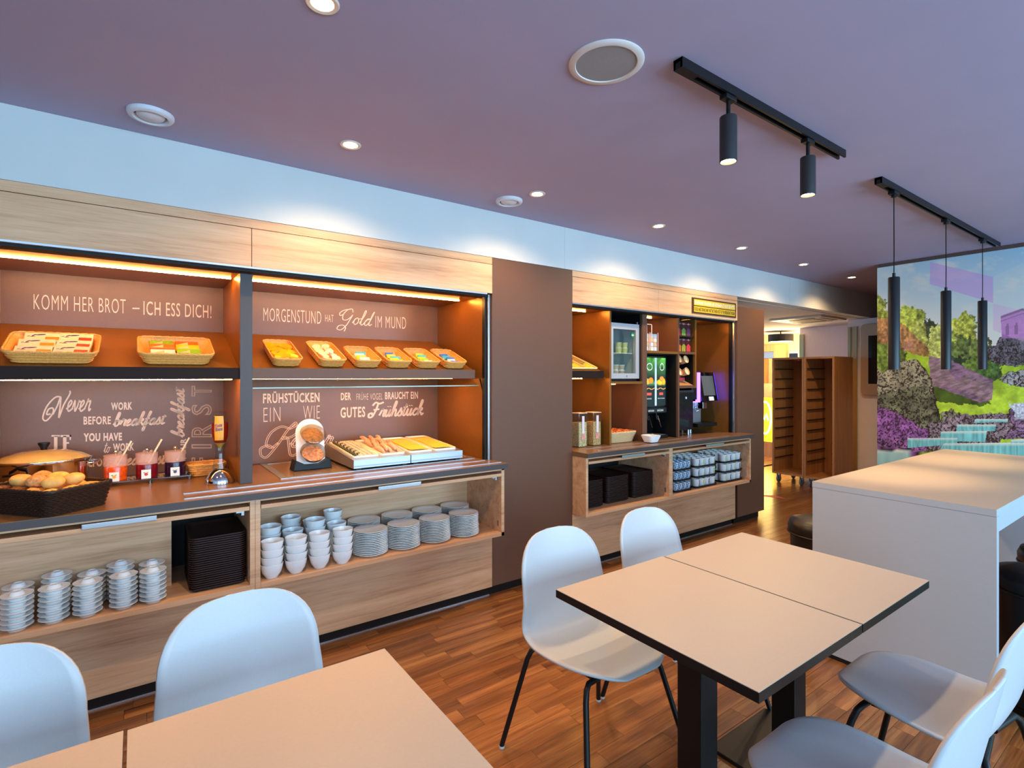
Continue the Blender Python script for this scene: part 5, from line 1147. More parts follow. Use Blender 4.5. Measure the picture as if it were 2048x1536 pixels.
mb = MB(); put_text(mb, 'MULTIVITAMIN', qq(3.905, 4.0, 1.292, 1.303), 0.02); part('lettering', mb, mat('print_white', (236, 236, 230), 0.5), pp, world=True)
for (a, b) in ((3.735, 3.82), (3.93, 4.0)):
    mb = MB(); put_text(mb, 'granini', qq(a, b, 1.334, 1.350), 0.02) if False else put_text(mb, 'SAFT', qq(a, b, 1.334, 1.350), 0.02)
P('button_bar', MB().box(jx0, jx1, 3.115, 3.13, 1.165, 1.214), blackgl, bevel=0.003)
for (a, b) in ((3.755, 3.835), (3.88, 3.965)):
    mb = MB(); put_text(mb, 'DRÜCKEN', qq(a, b, 1.18, 1.20, 3.1145), 0.02); part('lettering', mb, mat('print_white', (236, 236, 230), 0.5), t, world=True)
    P('tap', MB().tube([(a + 0.04, 3.16, 1.163), (a + 0.042, 3.16, 1.12), (a + 0.05, 3.155, 1.10)], 0.008, 10), black, smooth=60)
    P('lever', MB().tube([(a + 0.05, 3.15, 1.14), (a + 0.075, 3.13, 1.03)], 0.003, 6), chrome, smooth=60)
P('drip_tray', MB().box(jx0, jx1, 3.10, 3.299, ZC + 0.001, ZC + 0.03), black, bevel=0.003)
P('drip_grille', MB().box(jx0 + 0.02, jx1 - 0.02, 3.115, 3.28, ZC + 0.0302, ZC + 0.033), steel)
P('light_window', MB().box(jx0 + 0.004, jx0 + 0.075, 3.292, 3.2995, 1.10, 1.15), mat('blue_window', (60, 130, 170), 0.3))
# tea boxes
tc_ = ((168, 30, 44), (120, 150, 60), (112, 60, 96), (222, 120, 40), (150, 150, 50), (214, 60, 70))
for i in range(6):
    x = 4.156 + (i % 3) * 0.0735; z0 = 1.886 if i < 3 else 1.7345
    o = tag(link('tea_box', MB().box(-0.034, 0.034, -0.03, 0.03, 0, 0.132).mesh('tea_box', mat('tea_dark', (66, 22, 28), 0.4), bevel=0.002), None, (x, 3.115, z0)), 'dark tea box with %s picture, %s of the %s row' % (('red', 'green', 'plum', 'orange', 'olive', 'pink')[i], ('left', 'middle', 'right')[i % 3], 'upper' if i < 3 else 'lower'), 'tea box', 'tea boxes')
    link('picture_print', MB().add([(-0.03, -0.0306, 0.004), (0.03, -0.0306, 0.004), (0.03, -0.0306, 0.055), (0.0, -0.0306, 0.078), (-0.03, -0.0306, 0.055)], [(0, 1, 2, 3, 4)]).mesh('picture_print', mat('tea_print_%d' % i, tc_[i], 0.4, var=0.3, scale=50)), o)
    link('tag_print', MB().add([(-0.03, -0.0307, 0.112), (0.03, -0.0307, 0.112), (0.03, -0.0307, 0.116), (-0.03, -0.0307, 0.116)], [(0, 1, 2, 3)]).add([(-0.006, -0.0308, 0.105), (0.006, -0.0308, 0.105), (0.006, -0.0308, 0.123), (-0.006, -0.0308, 0.123)], [(0, 1, 2, 3)]).mesh('tag_print', mat('tea_tag', (232, 150, 150), 0.4)), o)
single('tea_shelf', MB().box(4.1205, 4.3555, 3.06, 3.30, 1.872, 1.8845), blackrec, 'thin black shelf under the upper tea boxes', 'shelf', (4.24, 3.18, 1.872))
# slanted take-away cups
cm_ = mat('kraft_cup', (226, 170, 118), 0.5); rim_ = mat('cup_inside', (250, 222, 170), 0.5)
tg = MB().lathe([(0.0001, 0.0), (0.026, 0.0), (0.036, 0.098), (0.038, 0.098), (0.038, 0.102), (0.0345, 0.102), (0.0345, 0.092), (0.0001, 0.090)], 24).mesh('takeaway_cup', cm_, 40)
cup_at = []
tin = MB().lathe([(0.0001, 0.0905), (0.0342, 0.0922)], 24).mesh('cup_inside', rim_)
for i, (px, py, Y_, rx) in enumerate(((1363.5, 718, 3.06, 0), (1377, 719, 3.06, 0), (1364.5, 744, 3.06, 0), (1379, 743, 3.06, 0))):
    p = onY(px, py, Y_); cup_at.append((p[0] - 0.01, p[1] + 0.03, p[2]))
    ax = Vector((0.05, -0.88, 0.32)).normalized(); o = link('takeaway_cup', tg, None, Vector((p[0] - 0.01, p[1] + 0.03, p[2])) - ax * 0.09, ax.to_track_quat('Z', 'Y').to_euler()); tag(o, 'tilted paper take-away cup, %s %s of four' % ('upper' if i < 2 else 'lower', 'left' if i % 2 == 0 else 'right'), 'cup', 'tilted take-away cups')
    link('cup_inside', tin, o)
cs = thing('cup_rack', 'sloping wooden cup rack below the tea boxes', 'rack', (4.24, 3.2, 1.4155))
part('slope', MB().prism([(3.06, 1.4155), (3.40, 1.4155), (3.40, 1.56), (3.39, 1.56)], 4.122, 4.345, 'X'), mat('rack_wood', (206, 150, 96), 0.45, var=0.1), cs, world=True)
for (cx, cy, cz) in cup_at:
    ctr = Vector((cx, cy, cz)) - ax * 0.045; T1 = ax.orthogonal().normalized(); T2 = ax.cross(T1)
    rg = part('holder_ring', MB().tube([tuple(ctr + T1 * math.cos(k * PI / 12) * 0.0355 + T2 * math.sin(k * PI / 12) * 0.0355) for k in range(24)], 0.0025, 6, True), black, cs, 60, world=True)
    e0 = ctr + Vector((0, 0, -0.0355)); part('holder_arm', MB().tube([tuple(e0), (e0.x, 3.30, e0.z), (e0.x, 3.419, e0.z)], 0.0025, 6), black, rg, 60, world=True)
part('sugar_sachet_box', MB().box(4.15, 4.28, 3.11, 3.16, 1.46, 1.49), mat('sachet_red', (190, 60, 80), 0.4, var=0.4, scale=60), cs, world=True)
# black water dispenser
t = thing('water_dispenser', 'glossy black box dispenser below the take-away cups', 'dispenser', (4.27, 3.2, ZC + 0.001))
P('body', MB().box(4.135, 4.40, 3.10, 3.50, 0.985, 1.345), blackgl, bevel=0.006)
P('top_cap', MB().box(4.132, 4.403, 3.096, 3.50, 1.3455, 1.368), mat('dark_grey', (60, 58, 60), 0.4), bevel=0.004)
P('edge_light', MB().box(4.128, 4.1345, 3.098, 3.11, 1.0, 1.335), mat('white_edge', (230, 230, 232), 0.4))
P('emblem', MB().cyl((0, 0), 0.012, 0, 0.003, 16).xform(Matrix.Translation((4.285, 3.0995, 1.295)) @ Matrix.Rotation(PI / 2, 4, 'X')), mat('white_edge', (230, 230, 232), 0.4))
for fx in (4.16, 4.36):
    for fy_ in (3.13, 3.45): P('foot', MB().cyl((fx, fy_), 0.012, ZC + 0.001, 0.984, 12), steel, smooth=40)
# coffee machine
t = thing('coffee_machine', 'black coffee machine with touch screen and violet light bar', 'coffee machine', (4.65, 3.3, ZC + 0.001))
P('body', MB().box(4.435, 4.80, 3.28, 3.66, 1.03, 1.545).box(4.435, 4.52, 3.14, 3.28, 1.27, 1.545), blackgl, bevel=0.006)
P('light_bar', MB().box(4.522, 4.566, 3.135, 3.16, 1.255, 1.54), mat('violet_light', (150, 110, 255), 0.4, emit=(120, 70, 255), estr=5.0))
P('light_foot', MB().box(4.44, 4.566, 3.135, 3.15, 1.243, 1.2545), mat('violet_light', (150, 110, 255), 0.4, emit=(120, 70, 255), estr=5.0))
Ms = Matrix.Translation((4.70, 3.15, 1.40)) @ Matrix.Rotation(-0.18, 4, 'X')
hd = P('screen_head', MB().box(-0.13, 0.135, -0.012, 0.10, -0.15, 0.145).xform(Ms), blackgl, bevel=0.006)
part('screen', MB().box(-0.095, 0.10, -0.0155, -0.0125, -0.095, 0.105).xform(Ms), mat('grey_screen', (88, 92, 92), 0.25, emit=(80, 86, 86), estr=0.15), hd, world=True)
part('side_light', MB().box(0.1355, 0.140, -0.008, 0.09, -0.14, 0.14).xform(Ms), mat('blue_light', (60, 70, 255), 0.4, emit=(40, 40, 255), estr=6.0), hd, world=True)
part('sticker', MB().box(-0.02, 0.06, -0.0165, -0.0125, -0.148, -0.108).xform(Ms), mat('white_card', (240, 236, 228), 0.5), hd, world=True)
P('column', MB().box(4.55, 4.70, 3.22, 3.2795, 1.0, 1.24), steel, bevel=0.003)
P('spout', MB().box(4.60, 4.67, 3.13, 3.2195, 1.175, 1.245), chrome, bevel=0.006)
P('steam_pipe', MB().tube([(4.57, 3.16, 1.22), (4.49, 3.15, 1.20), (4.50, 3.14, 1.155), (4.56, 3.13, 1.17)], 0.005, 8), chrome, smooth=60)
P('drip_tray', MB().box(4.48, 4.80, 3.10, 3.2795, 1.0, 1.035), black, bevel=0.005)
for fx in (4.46, 4.52, 4.77):
    P('foot', MB().cyl((fx, 3.22 if fx == 4.52 else 3.5), 0.014, ZC + 0.001, 0.999 if fx == 4.52 else 1.029, 12), steel, smooth=40)
p = onY(1401, 744, 3.3)
t = thing('candy_jar', 'tall clear jar of caramels on the coffee machine', 'jar', (4.58, 3.42, 1.5465))
part('glass_body', MB().lathe([(0.0001, 0.0), (0.052, 0.0), (0.054, 0.13), (0.050, 0.175), (0.0001, 0.178)], 24), glass, t, 40)
part('caramels', MB().lathe([(0.0001, 0.003), (0.049, 0.003), (0.051, 0.105), (0.0001, 0.112)], 24), mat('caramel_mix', (220, 130, 60), 0.4, var=0.6, scale=70, bump=0.6), t, 40)
part('silver_cap', MB().lathe([(0.0001, 0.125), (0.049, 0.125), (0.047, 0.165), (0.0001, 0.166)], 24), mat('blue_foil', (150, 170, 200), 0.25, 0.6, var=0.3, scale=60), t, 40)
t = thing('sweets_bowl', 'glass bowl of blue wrapped sweets on the coffee machine', 'bowl', (4.72, 3.42, 1.5465))
part('glass_body', MB().lathe([(0.0001, 0.0), (0.03, 0.0), (0.052, 0.03), (0.058, 0.06), (0.055, 0.06), (0.048, 0.03), (0.0001, 0.006)], 24), glass, t, 40)
swm = MB().ball((0, 0, 0), 0.014, 0.010, 0.010, 8, 6)
for i in range(9): 
    a = i * 0.7; rr = 0.028 if i else 0
    tag(link('wrapped_sweet', swm.mesh('wrapped_sweet', (mat('sweet_blue', (40, 80, 200), 0.3), mat('sweet_orange', (236, 150, 80), 0.3))[i % 3 == 2], 50), None, (4.72 + rr * math.cos(a), 3.42 + rr * math.sin(a), 1.5465 + (0.034 if i < 5 else 0.055)), (a, 0, a)), '%s wrapped sweet, %s round the glass bowl' % (('blue', 'blue', 'orange')[i % 3], ORD[i]), 'sweet', 'sweets in the glass bowl')

# ================================================================ CEILING FITTINGS
trim_m = mat('downlight_ring', (220, 205, 190), 0.4)
dl_ring = MB().lathe([(0.034, 0.002), (0.034, -0.004), (0.046, -0.006), (0.050, -0.002), (0.050, 0.0)], 32).mesh('ring', trim_m, 40)
dl_face = MB().lathe([(0.0001, -0.0025), (0.033, -0.0025)], 24).mesh('lamp_face', lampe)
def downlight(label, x, y, power=31, ang=150):
    t = thing('downlight', label, 'downlight', (x, y, CZ), 0, 'recessed ceiling downlights')
    link('ring', dl_ring, t); link('lamp_face', dl_face, t)
    spot('downlight_lamp', (0, 0, -0.02), power, WARM, ang, 0.8, t)
for i, (x, y) in enumerate(((0.843, 2.515), (2.004, 2.522), (3.166, 2.53), (4.298, 2.54), (5.432, 2.55), (6.58, 2.56))):
    downlight('glowing recessed downlight, %s from the left in the row along the soffit' % ORD[i], x, y)
downlight('glowing recessed downlight at the top edge of the picture', 0.454, 1.609)
for (x, y, w_) in ((-0.7, 1.609, 'left of the frame'), (4.3, -0.4, 'right of the frame')): downlight('recessed downlight in the ceiling just %s' % w_, x, y, 13, 130)
def vent(label, x, y):
    t = thing('ceiling_vent', label, 'vent', (x, y, CZ), 0, 'round ceiling vents')
    vm = mat('vent_white', (214, 214, 220), 0.5)
    part('outer_ring', MB().lathe([(0.058, 0.0), (0.060, -0.012), (0.066, -0.020), (0.080, -0.018), (0.086, -0.010), (0.086, 0.0)], 40), vm, t, 50)
    part('throat', MB().lathe([(0.0001, -0.001), (0.058, -0.001)], 32), blackrec, t)
    part('disc', MB().lathe([(0.0001, -0.006), (0.050, -0.006), (0.053, -0.010), (0.045, -0.018), (0.0001, -0.022)], 32), vm, t, 50)
vent('round white ceiling vent at the left, above the bread niche', 0.05, 2.72)
vent('round white ceiling vent between the second downlight and the pillar', 1.932, 2.72)
t = thing('ceiling_speaker', 'large round ceiling speaker with grey grille', 'speaker', (1.368, 1.325, CZ))
part('bezel', MB().lathe([(0.108, -0.004), (0.110, -0.008), (0.128, -0.008), (0.134, -0.003), (0.134, 0.0)], 56), mat('speaker_white', (222, 212, 206), 0.5), t, 50)
part('grille', MB().lathe([(0.0001, -0.005), (0.108, -0.0045)], 56), mat('speaker_grille', (150, 150, 152), 0.6, var=0.25, scale=900), t)
def track(label, x0, x1, y):
    t = thing('lighting_track', label, 'track', (x0, y, CZ))
    part('channel_side', MB().box(x0, x1, y - 0.019, y - 0.010, CZ - 0.036, CZ - 0.0005), black, t, world=True)
    part('channel_side', MB().box(x0, x1, y + 0.010, y + 0.019, CZ - 0.036, CZ - 0.0005), black, t, world=True)
    part('channel_top', MB().box(x0, x1, y - 0.010, y + 0.010, CZ - 0.014, CZ - 0.0005), black, t, world=True)
    part('feed_block', MB().box(x0, x0 + 0.10, y - 0.0185, y + 0.0185, CZ - 0.037, CZ - 0.002), black, t, world=True)
    part('conductor', MB().box(x0 + 0.1, x1, y - 0.003, y + 0.003, CZ - 0.020, CZ - 0.0142), mat('copper_grey', (90, 70, 56), 0.4, 0.6), t, world=True)
track('black ceiling track carrying two cylinder spotlights', 1.555, 2.862, 1.158)
track('black ceiling track carrying three long pendants', 3.40, 5.90, 1.188)
for i, x in enumerate((1.867, 2.509)):
    t = thing('track_spotlight', 'lit black cylinder spotlight, %s one on the near track' % ('left' if i == 0 else 'right'), 'spotlight', (x, 1.158, CZ - 0.037), 0, 'cylinder track spotlights')
    part('adapter', MB().box(-0.035, 0.035, -0.016, 0.016, -0.018, 0.0), black, t, bevel=0.003)
    part('stem', MB().cyl((0, 0), 0.008, -0.08, -0.018, 12), black, t, 40)
    part('cylinder', MB().lathe([(0.0001, -0.078), (0.031, -0.080), (0.032, -0.083), (0.032, -0.255), (0.029, -0.255), (0.029, -0.240), (0.0001, -0.239)], 32), mat('anthracite', (44, 42, 44), 0.5), t, 40)
    part('lamp_face', MB().lathe([(0.0001, -0.2450), (0.0285, -0.2450)], 24), lampe, t)
    spot('spot_lamp', (0, 0, -0.258), 20, WARM, 110, 0.8, t)
for i, (x, z0) in enumerate(((3.628, 1.540), (4.566, 1.549), (5.452, 1.556))):
    t = thing('pendant_lamp', 'long black tube pendant, %s over the high table' % ('nearest' if i == 0 else 'middle one' if i == 1 else 'farthest'), 'pendant lamp', (x, 1.188, z0), 0, 'tube pendants over the high table')
    h = 0.545
    part('tube', MB().lathe([(0.025, 0.0), (0.0295, 0.0), (0.0295, h - 0.004), (0.027, h), (0.0001, h)], 32), mat('black_satin', (24, 26, 28), 0.4), t, 40)
    part('collar', MB().cyl((0, 0), 0.0085, h, h + 0.025, 12), black, t, 40)
    part('cord', MB().tube([(0, 0, h + 0.02), (0.003, 0, h + 0.15), (0.0, 0, h + 0.35), (0.0, 0, CZ - 0.06 - z0)], 0.0028, 6), black, t, 60)
    part('adapter', MB().box(-0.04, 0.04, -0.017, 0.017, CZ - 0.055 - z0, CZ - 0.038 - z0).cyl((0, 0), 0.014, CZ - 0.068 - z0, CZ - 0.055 - z0, 12), black, t)
    part('lamp_face', MB().lathe([(0.0001, 0.02), (0.0245, 0.02)], 20), lampe, t)
    spot('pendant_spot', (0, 0, 0.012), 16, WARM, 90, 0.7, t, 0.02)

# ================================================================ MURAL WALL
XM = 6.05
struct('wall_mural', MB().box(XM + 0.004, XM + 0.12, -3.0, 2.124, 0.0, CZ - 0.0005), mat('mural_wall_side', (120, 100, 100), 0.7))
struct('trim_2', MB().box(XM - 0.004, XM + 0.02, -3.0, 2.110, CZ - 0.034, CZ - 0.0007), mat('brown_strip', (84, 68, 62), 0.5))
def inpoly(x, y, P):
    r = np.zeros(x.shape, bool); j = len(P) - 1
    for i in range(len(P)):
        xi, yi = P[i]; xj, yj = P[j]
        if yi != yj: r ^= ((yi > y) != (yj > y)) & (x < (xj - xi) * (y - yi) / (yj - yi) + xi)
        j = i
    return r
def mural_print(px, py):
    """px,py: position in the printed picture"""
    w_ = np.mod(px - 1753.0, 584.0); px = 1753.0 + np.where(w_ > 292.0, 584.0 - w_, w_)      # the print goes on in mirrored lengths
    py = np.where(py > 905, 905 + (py - 905) * 0.05, py)
    n1 = fbm(px / 60, py / 60, 1); n2 = fbm(px / 14, py / 14, 2); n3 = fbm(px / 5, py / 5, 3); n4 = fbm(px / 2.6, py / 2.6, 4)
    wx = px + (n2 - 0.5) * 22 + (n3 - 0.5) * 9; wy = py + (fbm(px / 14, py / 14, 9) - 0.5) * 22 + (fbm(px / 5, py / 5, 8) - 0.5) * 9
    k = lambda c: np.array(c, float)
    T = lambda a: a[..., None]
    g = np.clip((py - 490) / 160, 0, 1)
    c = T(1 - g) * k((138, 172, 190)) + T(g) * k((206, 204, 190))
    cl = np.clip((fbm(px / 45, py / 22, 21) - 0.5) * 5, 0, 1); c = c * (1 - 0.5 * T(cl)) + k((222, 206, 186)) * 0.5 * T(cl)
    ll = np.clip((1830 - px) / 80, 0, 1) * np.clip((620 - py) / 100, 0, 1); c = c * (1 - 0.6 * T(ll)) + k((216, 212, 196)) * 0.6 * T(ll)
    def fill(P, col_, var=0.3, nz=None, warp=1.0, mix=1.0):
        nonlocal c
        m_ = inpoly(px + (wx - px) * warp, py + (wy - py) * warp, P)
        nn = (n3 if nz is None else nz)
        v = k(col_) * (1 + var * 2 * (T(nn) - 0.5))
        c = np.where(T(m_), c * (1 - mix) + v * mix, c)
    # meadow and valley
    fill([(1700, 700), (2100, 690), (2100, 930), (1700, 930)], (150, 178, 44), 0.25, n2)
    fill([(1860, 800), (2060, 770), (2060, 850), (1860, 830)], (172, 196, 52), 0.25, n2)
    fill([(1860, 770), (1900, 770), (1985, 805), (1960, 812), (1866, 802)], (66, 84, 26), 0.4, n2, 0.5)
    # trees
    for (x0, y0, rx, ry, col_) in ((1757, 660, 26, 70, (150, 158, 60)), (1770, 720, 40, 60, (88, 106, 40)), (1824, 648, 30, 38, (156, 164, 62)), (1845, 672, 22, 30, (146, 150, 70)), (1864, 660, 14, 22, (50, 62, 40)), (1880, 690, 24, 40, (166, 168, 84)), (1930, 662, 26, 38, (164, 164, 62)), (1900, 700, 26, 36, (150, 156, 70)), (1935, 710, 34, 36, (86, 98, 46)), (1960, 705, 22, 34, (96, 106, 50)),
                                   (1925, 735, 34, 22, (40, 56, 34)), (1950, 735, 20, 26, (90, 108, 40)), (1975, 745, 22, 22, (70, 96, 40)), (1995, 742, 10, 22, (66, 92, 44))):
        d = ((wx - x0) / rx) ** 2 + ((wy - y0) / ry) ** 2
        m_ = d + (n3 - 0.5) * 0.9 < 1
        sh = 0.35 + 1.35 * T(n3) - 0.35 * T(np.clip((px - x0) / rx, -1, 1)) * 0.5
        c = np.where(T(m_), k(col_) * sh, c)
    fill([(1752, 634), (1800, 640), (1858, 700), (1858, 716), (1810, 700), (1752, 680)], (150, 96, 66), 0.6, n3, 0.6, 0.8)
    fill([(1858, 712), (1905, 722), (1985, 760), (1985, 800), (1960, 806), (1860, 768)], (134, 96, 120), 0.5, fbm(px / 9 + py / 9, py / 4, 31), 0.3, 0.85)
    # rocks
    dark = lambda a, b_: np.clip((n4 - 0.46) * 6, 0, 1) * a + b_
    def rock(P, col_, amt=0.9):
        nonlocal c
        m_ = inpoly(px + (wx - px) * 0.6, py + (wy - py) * 0.6, P)
        v = k(col_) * (0.55 + 0.8 * T(n2)) * (1 - amt * T(np.clip((n4 - 0.50) * 7, 0, 1)) * 0.8)
        crack = np.abs(fbm(px / 22, py / 30, 44) - 0.5) < 0.018
        v = np.where(T(crack), k((50, 34, 28)), v)
        c = np.where(T(m_), v, c)
        e = inpoly(px + (wx - px) * 0.6 + 2.2, py + (wy - py) * 0.6, P) ^ m_
        c = np.where(T(e), k((44, 26, 22)), c)
    rock([(1752, 735), (1775, 742), (1800, 722), (1835, 716), (1850, 740), (1866, 765), (1874, 815), (1880, 850), (1862, 862), (1752, 895)], (150, 140, 110))
    rock([(1752, 790), (1810, 778), (1862, 770), (1872, 815), (1882, 850), (1840, 862), (1752, 815)], (112, 110, 80))
    rock([(1880, 826), (1900, 818), (1925, 832), (1920, 845), (1886, 850)], (140, 132, 110))
    rock([(1975, 696), (1992, 690), (2003, 676), (2048, 674), (2100, 674), (2100, 734), (2048, 734), (1998, 728), (1976, 722)], (112, 104, 108))
    rock([(2000, 756), (2020, 748), (2048, 740), (2100, 738), (2100, 778), (2040, 776), (2008, 764)], (170, 164, 160))
    rock([(2016, 820), (2030, 810), (2100, 806), (2100, 880), (1990, 880)], (150, 112, 140))
    rock([(1752, 808), (1800, 830), (1858, 860), (1858, 905), (1752, 905)], (150, 96, 146))
    rock([(1858, 850), (1925, 830), (2010, 826), (2030, 850), (1990, 905), (1858, 905)], (150, 128, 130))
    # cascade steps
    fall = 0.75 + 0.5 * fbm(px / 3, py / 30, 61)
    for P in ([(1914, 849), (1992, 849), (1990, 862), (1912, 865)], [(1882, 863), (1974, 862), (1970, 884), (1880, 882)], [(1815, 876), (1915, 876), (1915, 888), (1815, 896)], [(1888, 887), (2100, 884), (2100, 925), (1860, 925)], [(1752, 902), (1822, 900), (1800, 930), (1752, 935)], [(1950, 838), (2016, 838), (2016, 844), (1948, 846)], [(2022, 880), (2100, 872), (2100, 886), (2022, 886)]):
        m_ = inpoly(px, py, P); top = P[0][1]
        lightp = np.clip(1 - (py - top) / 6, 0, 1)
        v = (k((112, 178, 172)) * T(fall)) * (1 - T(lightp)) + k((214, 214, 196)) * T(lightp)
        c = np.where(T(m_), v, c)
    fill([(2020, 806), (2100, 800), (2100, 830), (2030, 838)], (190, 190, 196), 0.5, n4, 0.6)
    # palace
    P = [(2001, 632), (2048, 615), (2140, 590), (2140, 680), (2048, 677), (2004, 676)]
    m_ = inpoly(px, py, P); c = np.where(T(m_), k((158, 96, 156)) * (0.85 + 0.3 * T(n3)), c)
    slope_t = 632 - (px - 2001) * 0.36
    m2 = m_ & ((np.abs(py - slope_t - 3) < 2.2) | (np.abs(py - slope_t - 11) < 0.8)); c = np.where(T(m2), k((78, 40, 70)), c)
    uu = np.mod(px - 2009, 17.5); vv = (py - (657 - (px - 2009) * 0.10))
    win = m_ & (np.abs(uu - 6) < 3.4) & (vv > -9) & (vv < 14) & ~((vv < -5) & (np.abs(uu - 6) > 2)); c = np.where(T(win), k((84, 42, 80)), c)
    # translucent violet facets of the print
    def facet(P, col_, a):
        nonlocal c
        m_ = inpoly(px, py, P); c = np.where(T(m_), c * (1 - a) + k(col_) * a, c)
    facet([(1860, 524), (1986, 554), (1986, 606), (1860, 568)], (186, 140, 190), 0.62)
    facet([(1986, 607), (2060, 626), (2060, 690), (1986, 660)], (206, 160, 190), 0.5)
    facet([(1986, 554), (2048, 525), (2100, 500), (2100, 640), (1986, 605)], (190, 192, 186), 0.4)
    facet([(1752, 808), (1858, 860), (1858, 880), (1752, 870)], (170, 80, 170), 0.15)
    return c * 1.12
def mural_sheet(name, y0, y1, z0, z1, nu, nv):
    def fn(u, v):
        Y = y0 + (y1 - y0) * u; Z = z0 + (z1 - z0) * v
        d = XM * FW[0] + Y * FW[1]
        return mural_print(1024 + F * (XM * RT[0] + Y * RT[1]) / d, HY - F * (Z - HC) / d)
    return pmesh(name, fn, nu, nv, (XM, y0, z0), (0, y1 - y0, 0), (0, 0, z1 - z0), 0.35, 0.0, 'mural_print')
mo = thing('wall_mural_print', 'large printed mural of a valley with cascade, trees and palace', 'mural', (XM, 0.5, 0))
for nm, a in (('picture_panel', (2.124, 0.95, 0.80, CZ - 0.0345, 380, 560)), ('picture_panel', (0.949, -2.9, 0.80, CZ - 0.0345, 120, 60)), ('picture_panel', (2.124, -2.9, 0.02, 0.799, 120, 30))):
    o = link(nm, mural_sheet(nm, *a), mo); o.location = (-XM, -0.5, 0)

# ================================================================ CORRIDOR
struct('wall_pink', MB().box(9.0, 10.19, 3.40, 4.28, 0, SZ - 0.006), wallpink)
struct('wall_column', MB().box(8.22, 8.6, 0.0, 3.245, 0, SZ - 0.006), mat('column_paint', (236, 236, 242), 0.75))
brass = mat('satin_brass', (176, 168, 132), 0.3, 0.8)
for k, (a, b) in enumerate(((3.205, 3.24), (3.125, 3.175))): struct('trim_%d' % (k + 3), MB().box(8.195, 8.2195, a, b, 0.0, 2.2), brass)
struct('trim_5', MB().box(8.975, 8.9995, 4.21, 4.279, 0.0, 2.2), brass)
struct('baseboard_pink', MB().box(8.985, 8.9995, 3.40, 4.20, 0.0, 0.08), mat('grey_base', (110, 100, 96), 0.5))
# wall-mounted framed screen
t = thing('wall_screen', 'screen in a rounded pale frame beside the mural', 'screen', (8.2, 2.8, 1.7))
o1 = rrect(0.9, 0.98, 0.06); 
part('frame', MB().prism([(p[0], p[1]) for p in o1], -0.06, 0.0, 'X').shift(8.2195, 2.62, 1.735), mat('frame_champagne', (190, 172, 150), 0.35, 0.3), t, world=True, bevel=0.006)
part('display', MB().box(8.156, 8.1592, 2.27, 2.97, 1.40, 2.06), blackgl, t, world=True)
# two rail trolleys
def trolley(label, y0, y1):
    t = thing('rail_trolley', label, 'trolley', (7.36, (y0 + y1) / 2, 0), 0, 'wooden rail trolleys')
    P_ = lambda n, mb, m, **k: part(n, mb, m, t, world=True, **k)
    x0, x1, z0, z1 = 7.36, 7.92, 0.128, 1.764
    P_('side_board', MB().box(x0, x1, y0, y0 + 0.024, z0, z1), cartwood, bevel=0.002)
    P_('side_board', MB().box(x0, x1, y1 - 0.024, y1, z0, z1), cartwood, bevel=0.002)
    P_('top_board', MB().box(x0, x1, y0 + 0.0245, y1 - 0.0245, z1 - 0.026, z1), cartwood)
    P_('bottom_board', MB().box(x0, x1, y0 + 0.0245, y1 - 0.0245, z0, z0 + 0.026), cartwood)
    P_('back_board', MB().box(x1 - 0.012, x1, y0 + 0.0245, y1 - 0.0245, z0 + 0.027, z1 - 0.027), cartwood)
    for k in range(10):
        z = 0.34 + k * 0.140
        for yy in (y0 + 0.0245, y1 - 0.0425): P_('rail', MB().box(x0 + 0.03, x1 - 0.03, yy, yy + 0.018, z, z + 0.012), mat('dark_rail', (44, 34, 30), 0.4))
    for cx in (x0 + 0.07, x1 - 0.07):
        for cy in (y0 + 0.06, y1 - 0.06):
            c_ = P_('castor', MB().lathe([(0.016, -0.014), (0.044, -0.014), (0.050, -0.008), (0.050, 0.008), (0.044, 0.014), (0.016, 0.014)], 24).xform(Matrix.Translation((cx, cy, 0.0505)) @ Matrix.Rotation(PI / 2, 4, 'X')), mat('grey_tyre', (120, 124, 126), 0.5), smooth=40)
            part('fork', MB().box(cx - 0.02, cx + 0.02, cy - 0.021, cy - 0.017, 0.04, 0.118).box(cx - 0.02, cx + 0.02, cy + 0.017, cy + 0.021, 0.04, 0.118).box(cx - 0.024, cx + 0.024, cy - 0.024, cy + 0.024, 0.118, 0.1275), steel, c_, world=True)
trolley('empty wooden rail trolley, left one by the corridor opening', 3.452, 3.886)
trolley('empty wooden rail trolley, right one by the brass-trimmed column', 3.068, 3.448)
# ceiling cassette
t = thing('ceiling_cassette', 'square air-conditioning cassette in the corridor ceiling', 'air conditioner', (7.68, 3.54, SZ - 0.004))
cw = mat('cassette_white', (226, 216, 196), 0.5)
zz = SZ - 0.0045
part('panel', MB().box(7.30, 8.06, 3.20, 3.90, zz - 0.02, zz), cw, t, world=True, bevel=0.006)
part('grille', MB().box(7.50, 7.86, 3.38, 3.72, zz - 0.026, zz - 0.0202), mat('cassette_grille', (190, 180, 156), 0.6), t, world=True)
for (a, b, c_, d) in ((7.38, 7.44, 3.34, 3.76), (7.92, 7.98, 3.34, 3.76), (7.46, 7.90, 3.25, 3.30), (7.46, 7.90, 3.80, 3.85)): part('louvre', MB().box(a, b, c_, d, zz - 0.0225, zz - 0.0201), mat('louvre_dark', (70, 50, 34), 0.5), t, world=True)
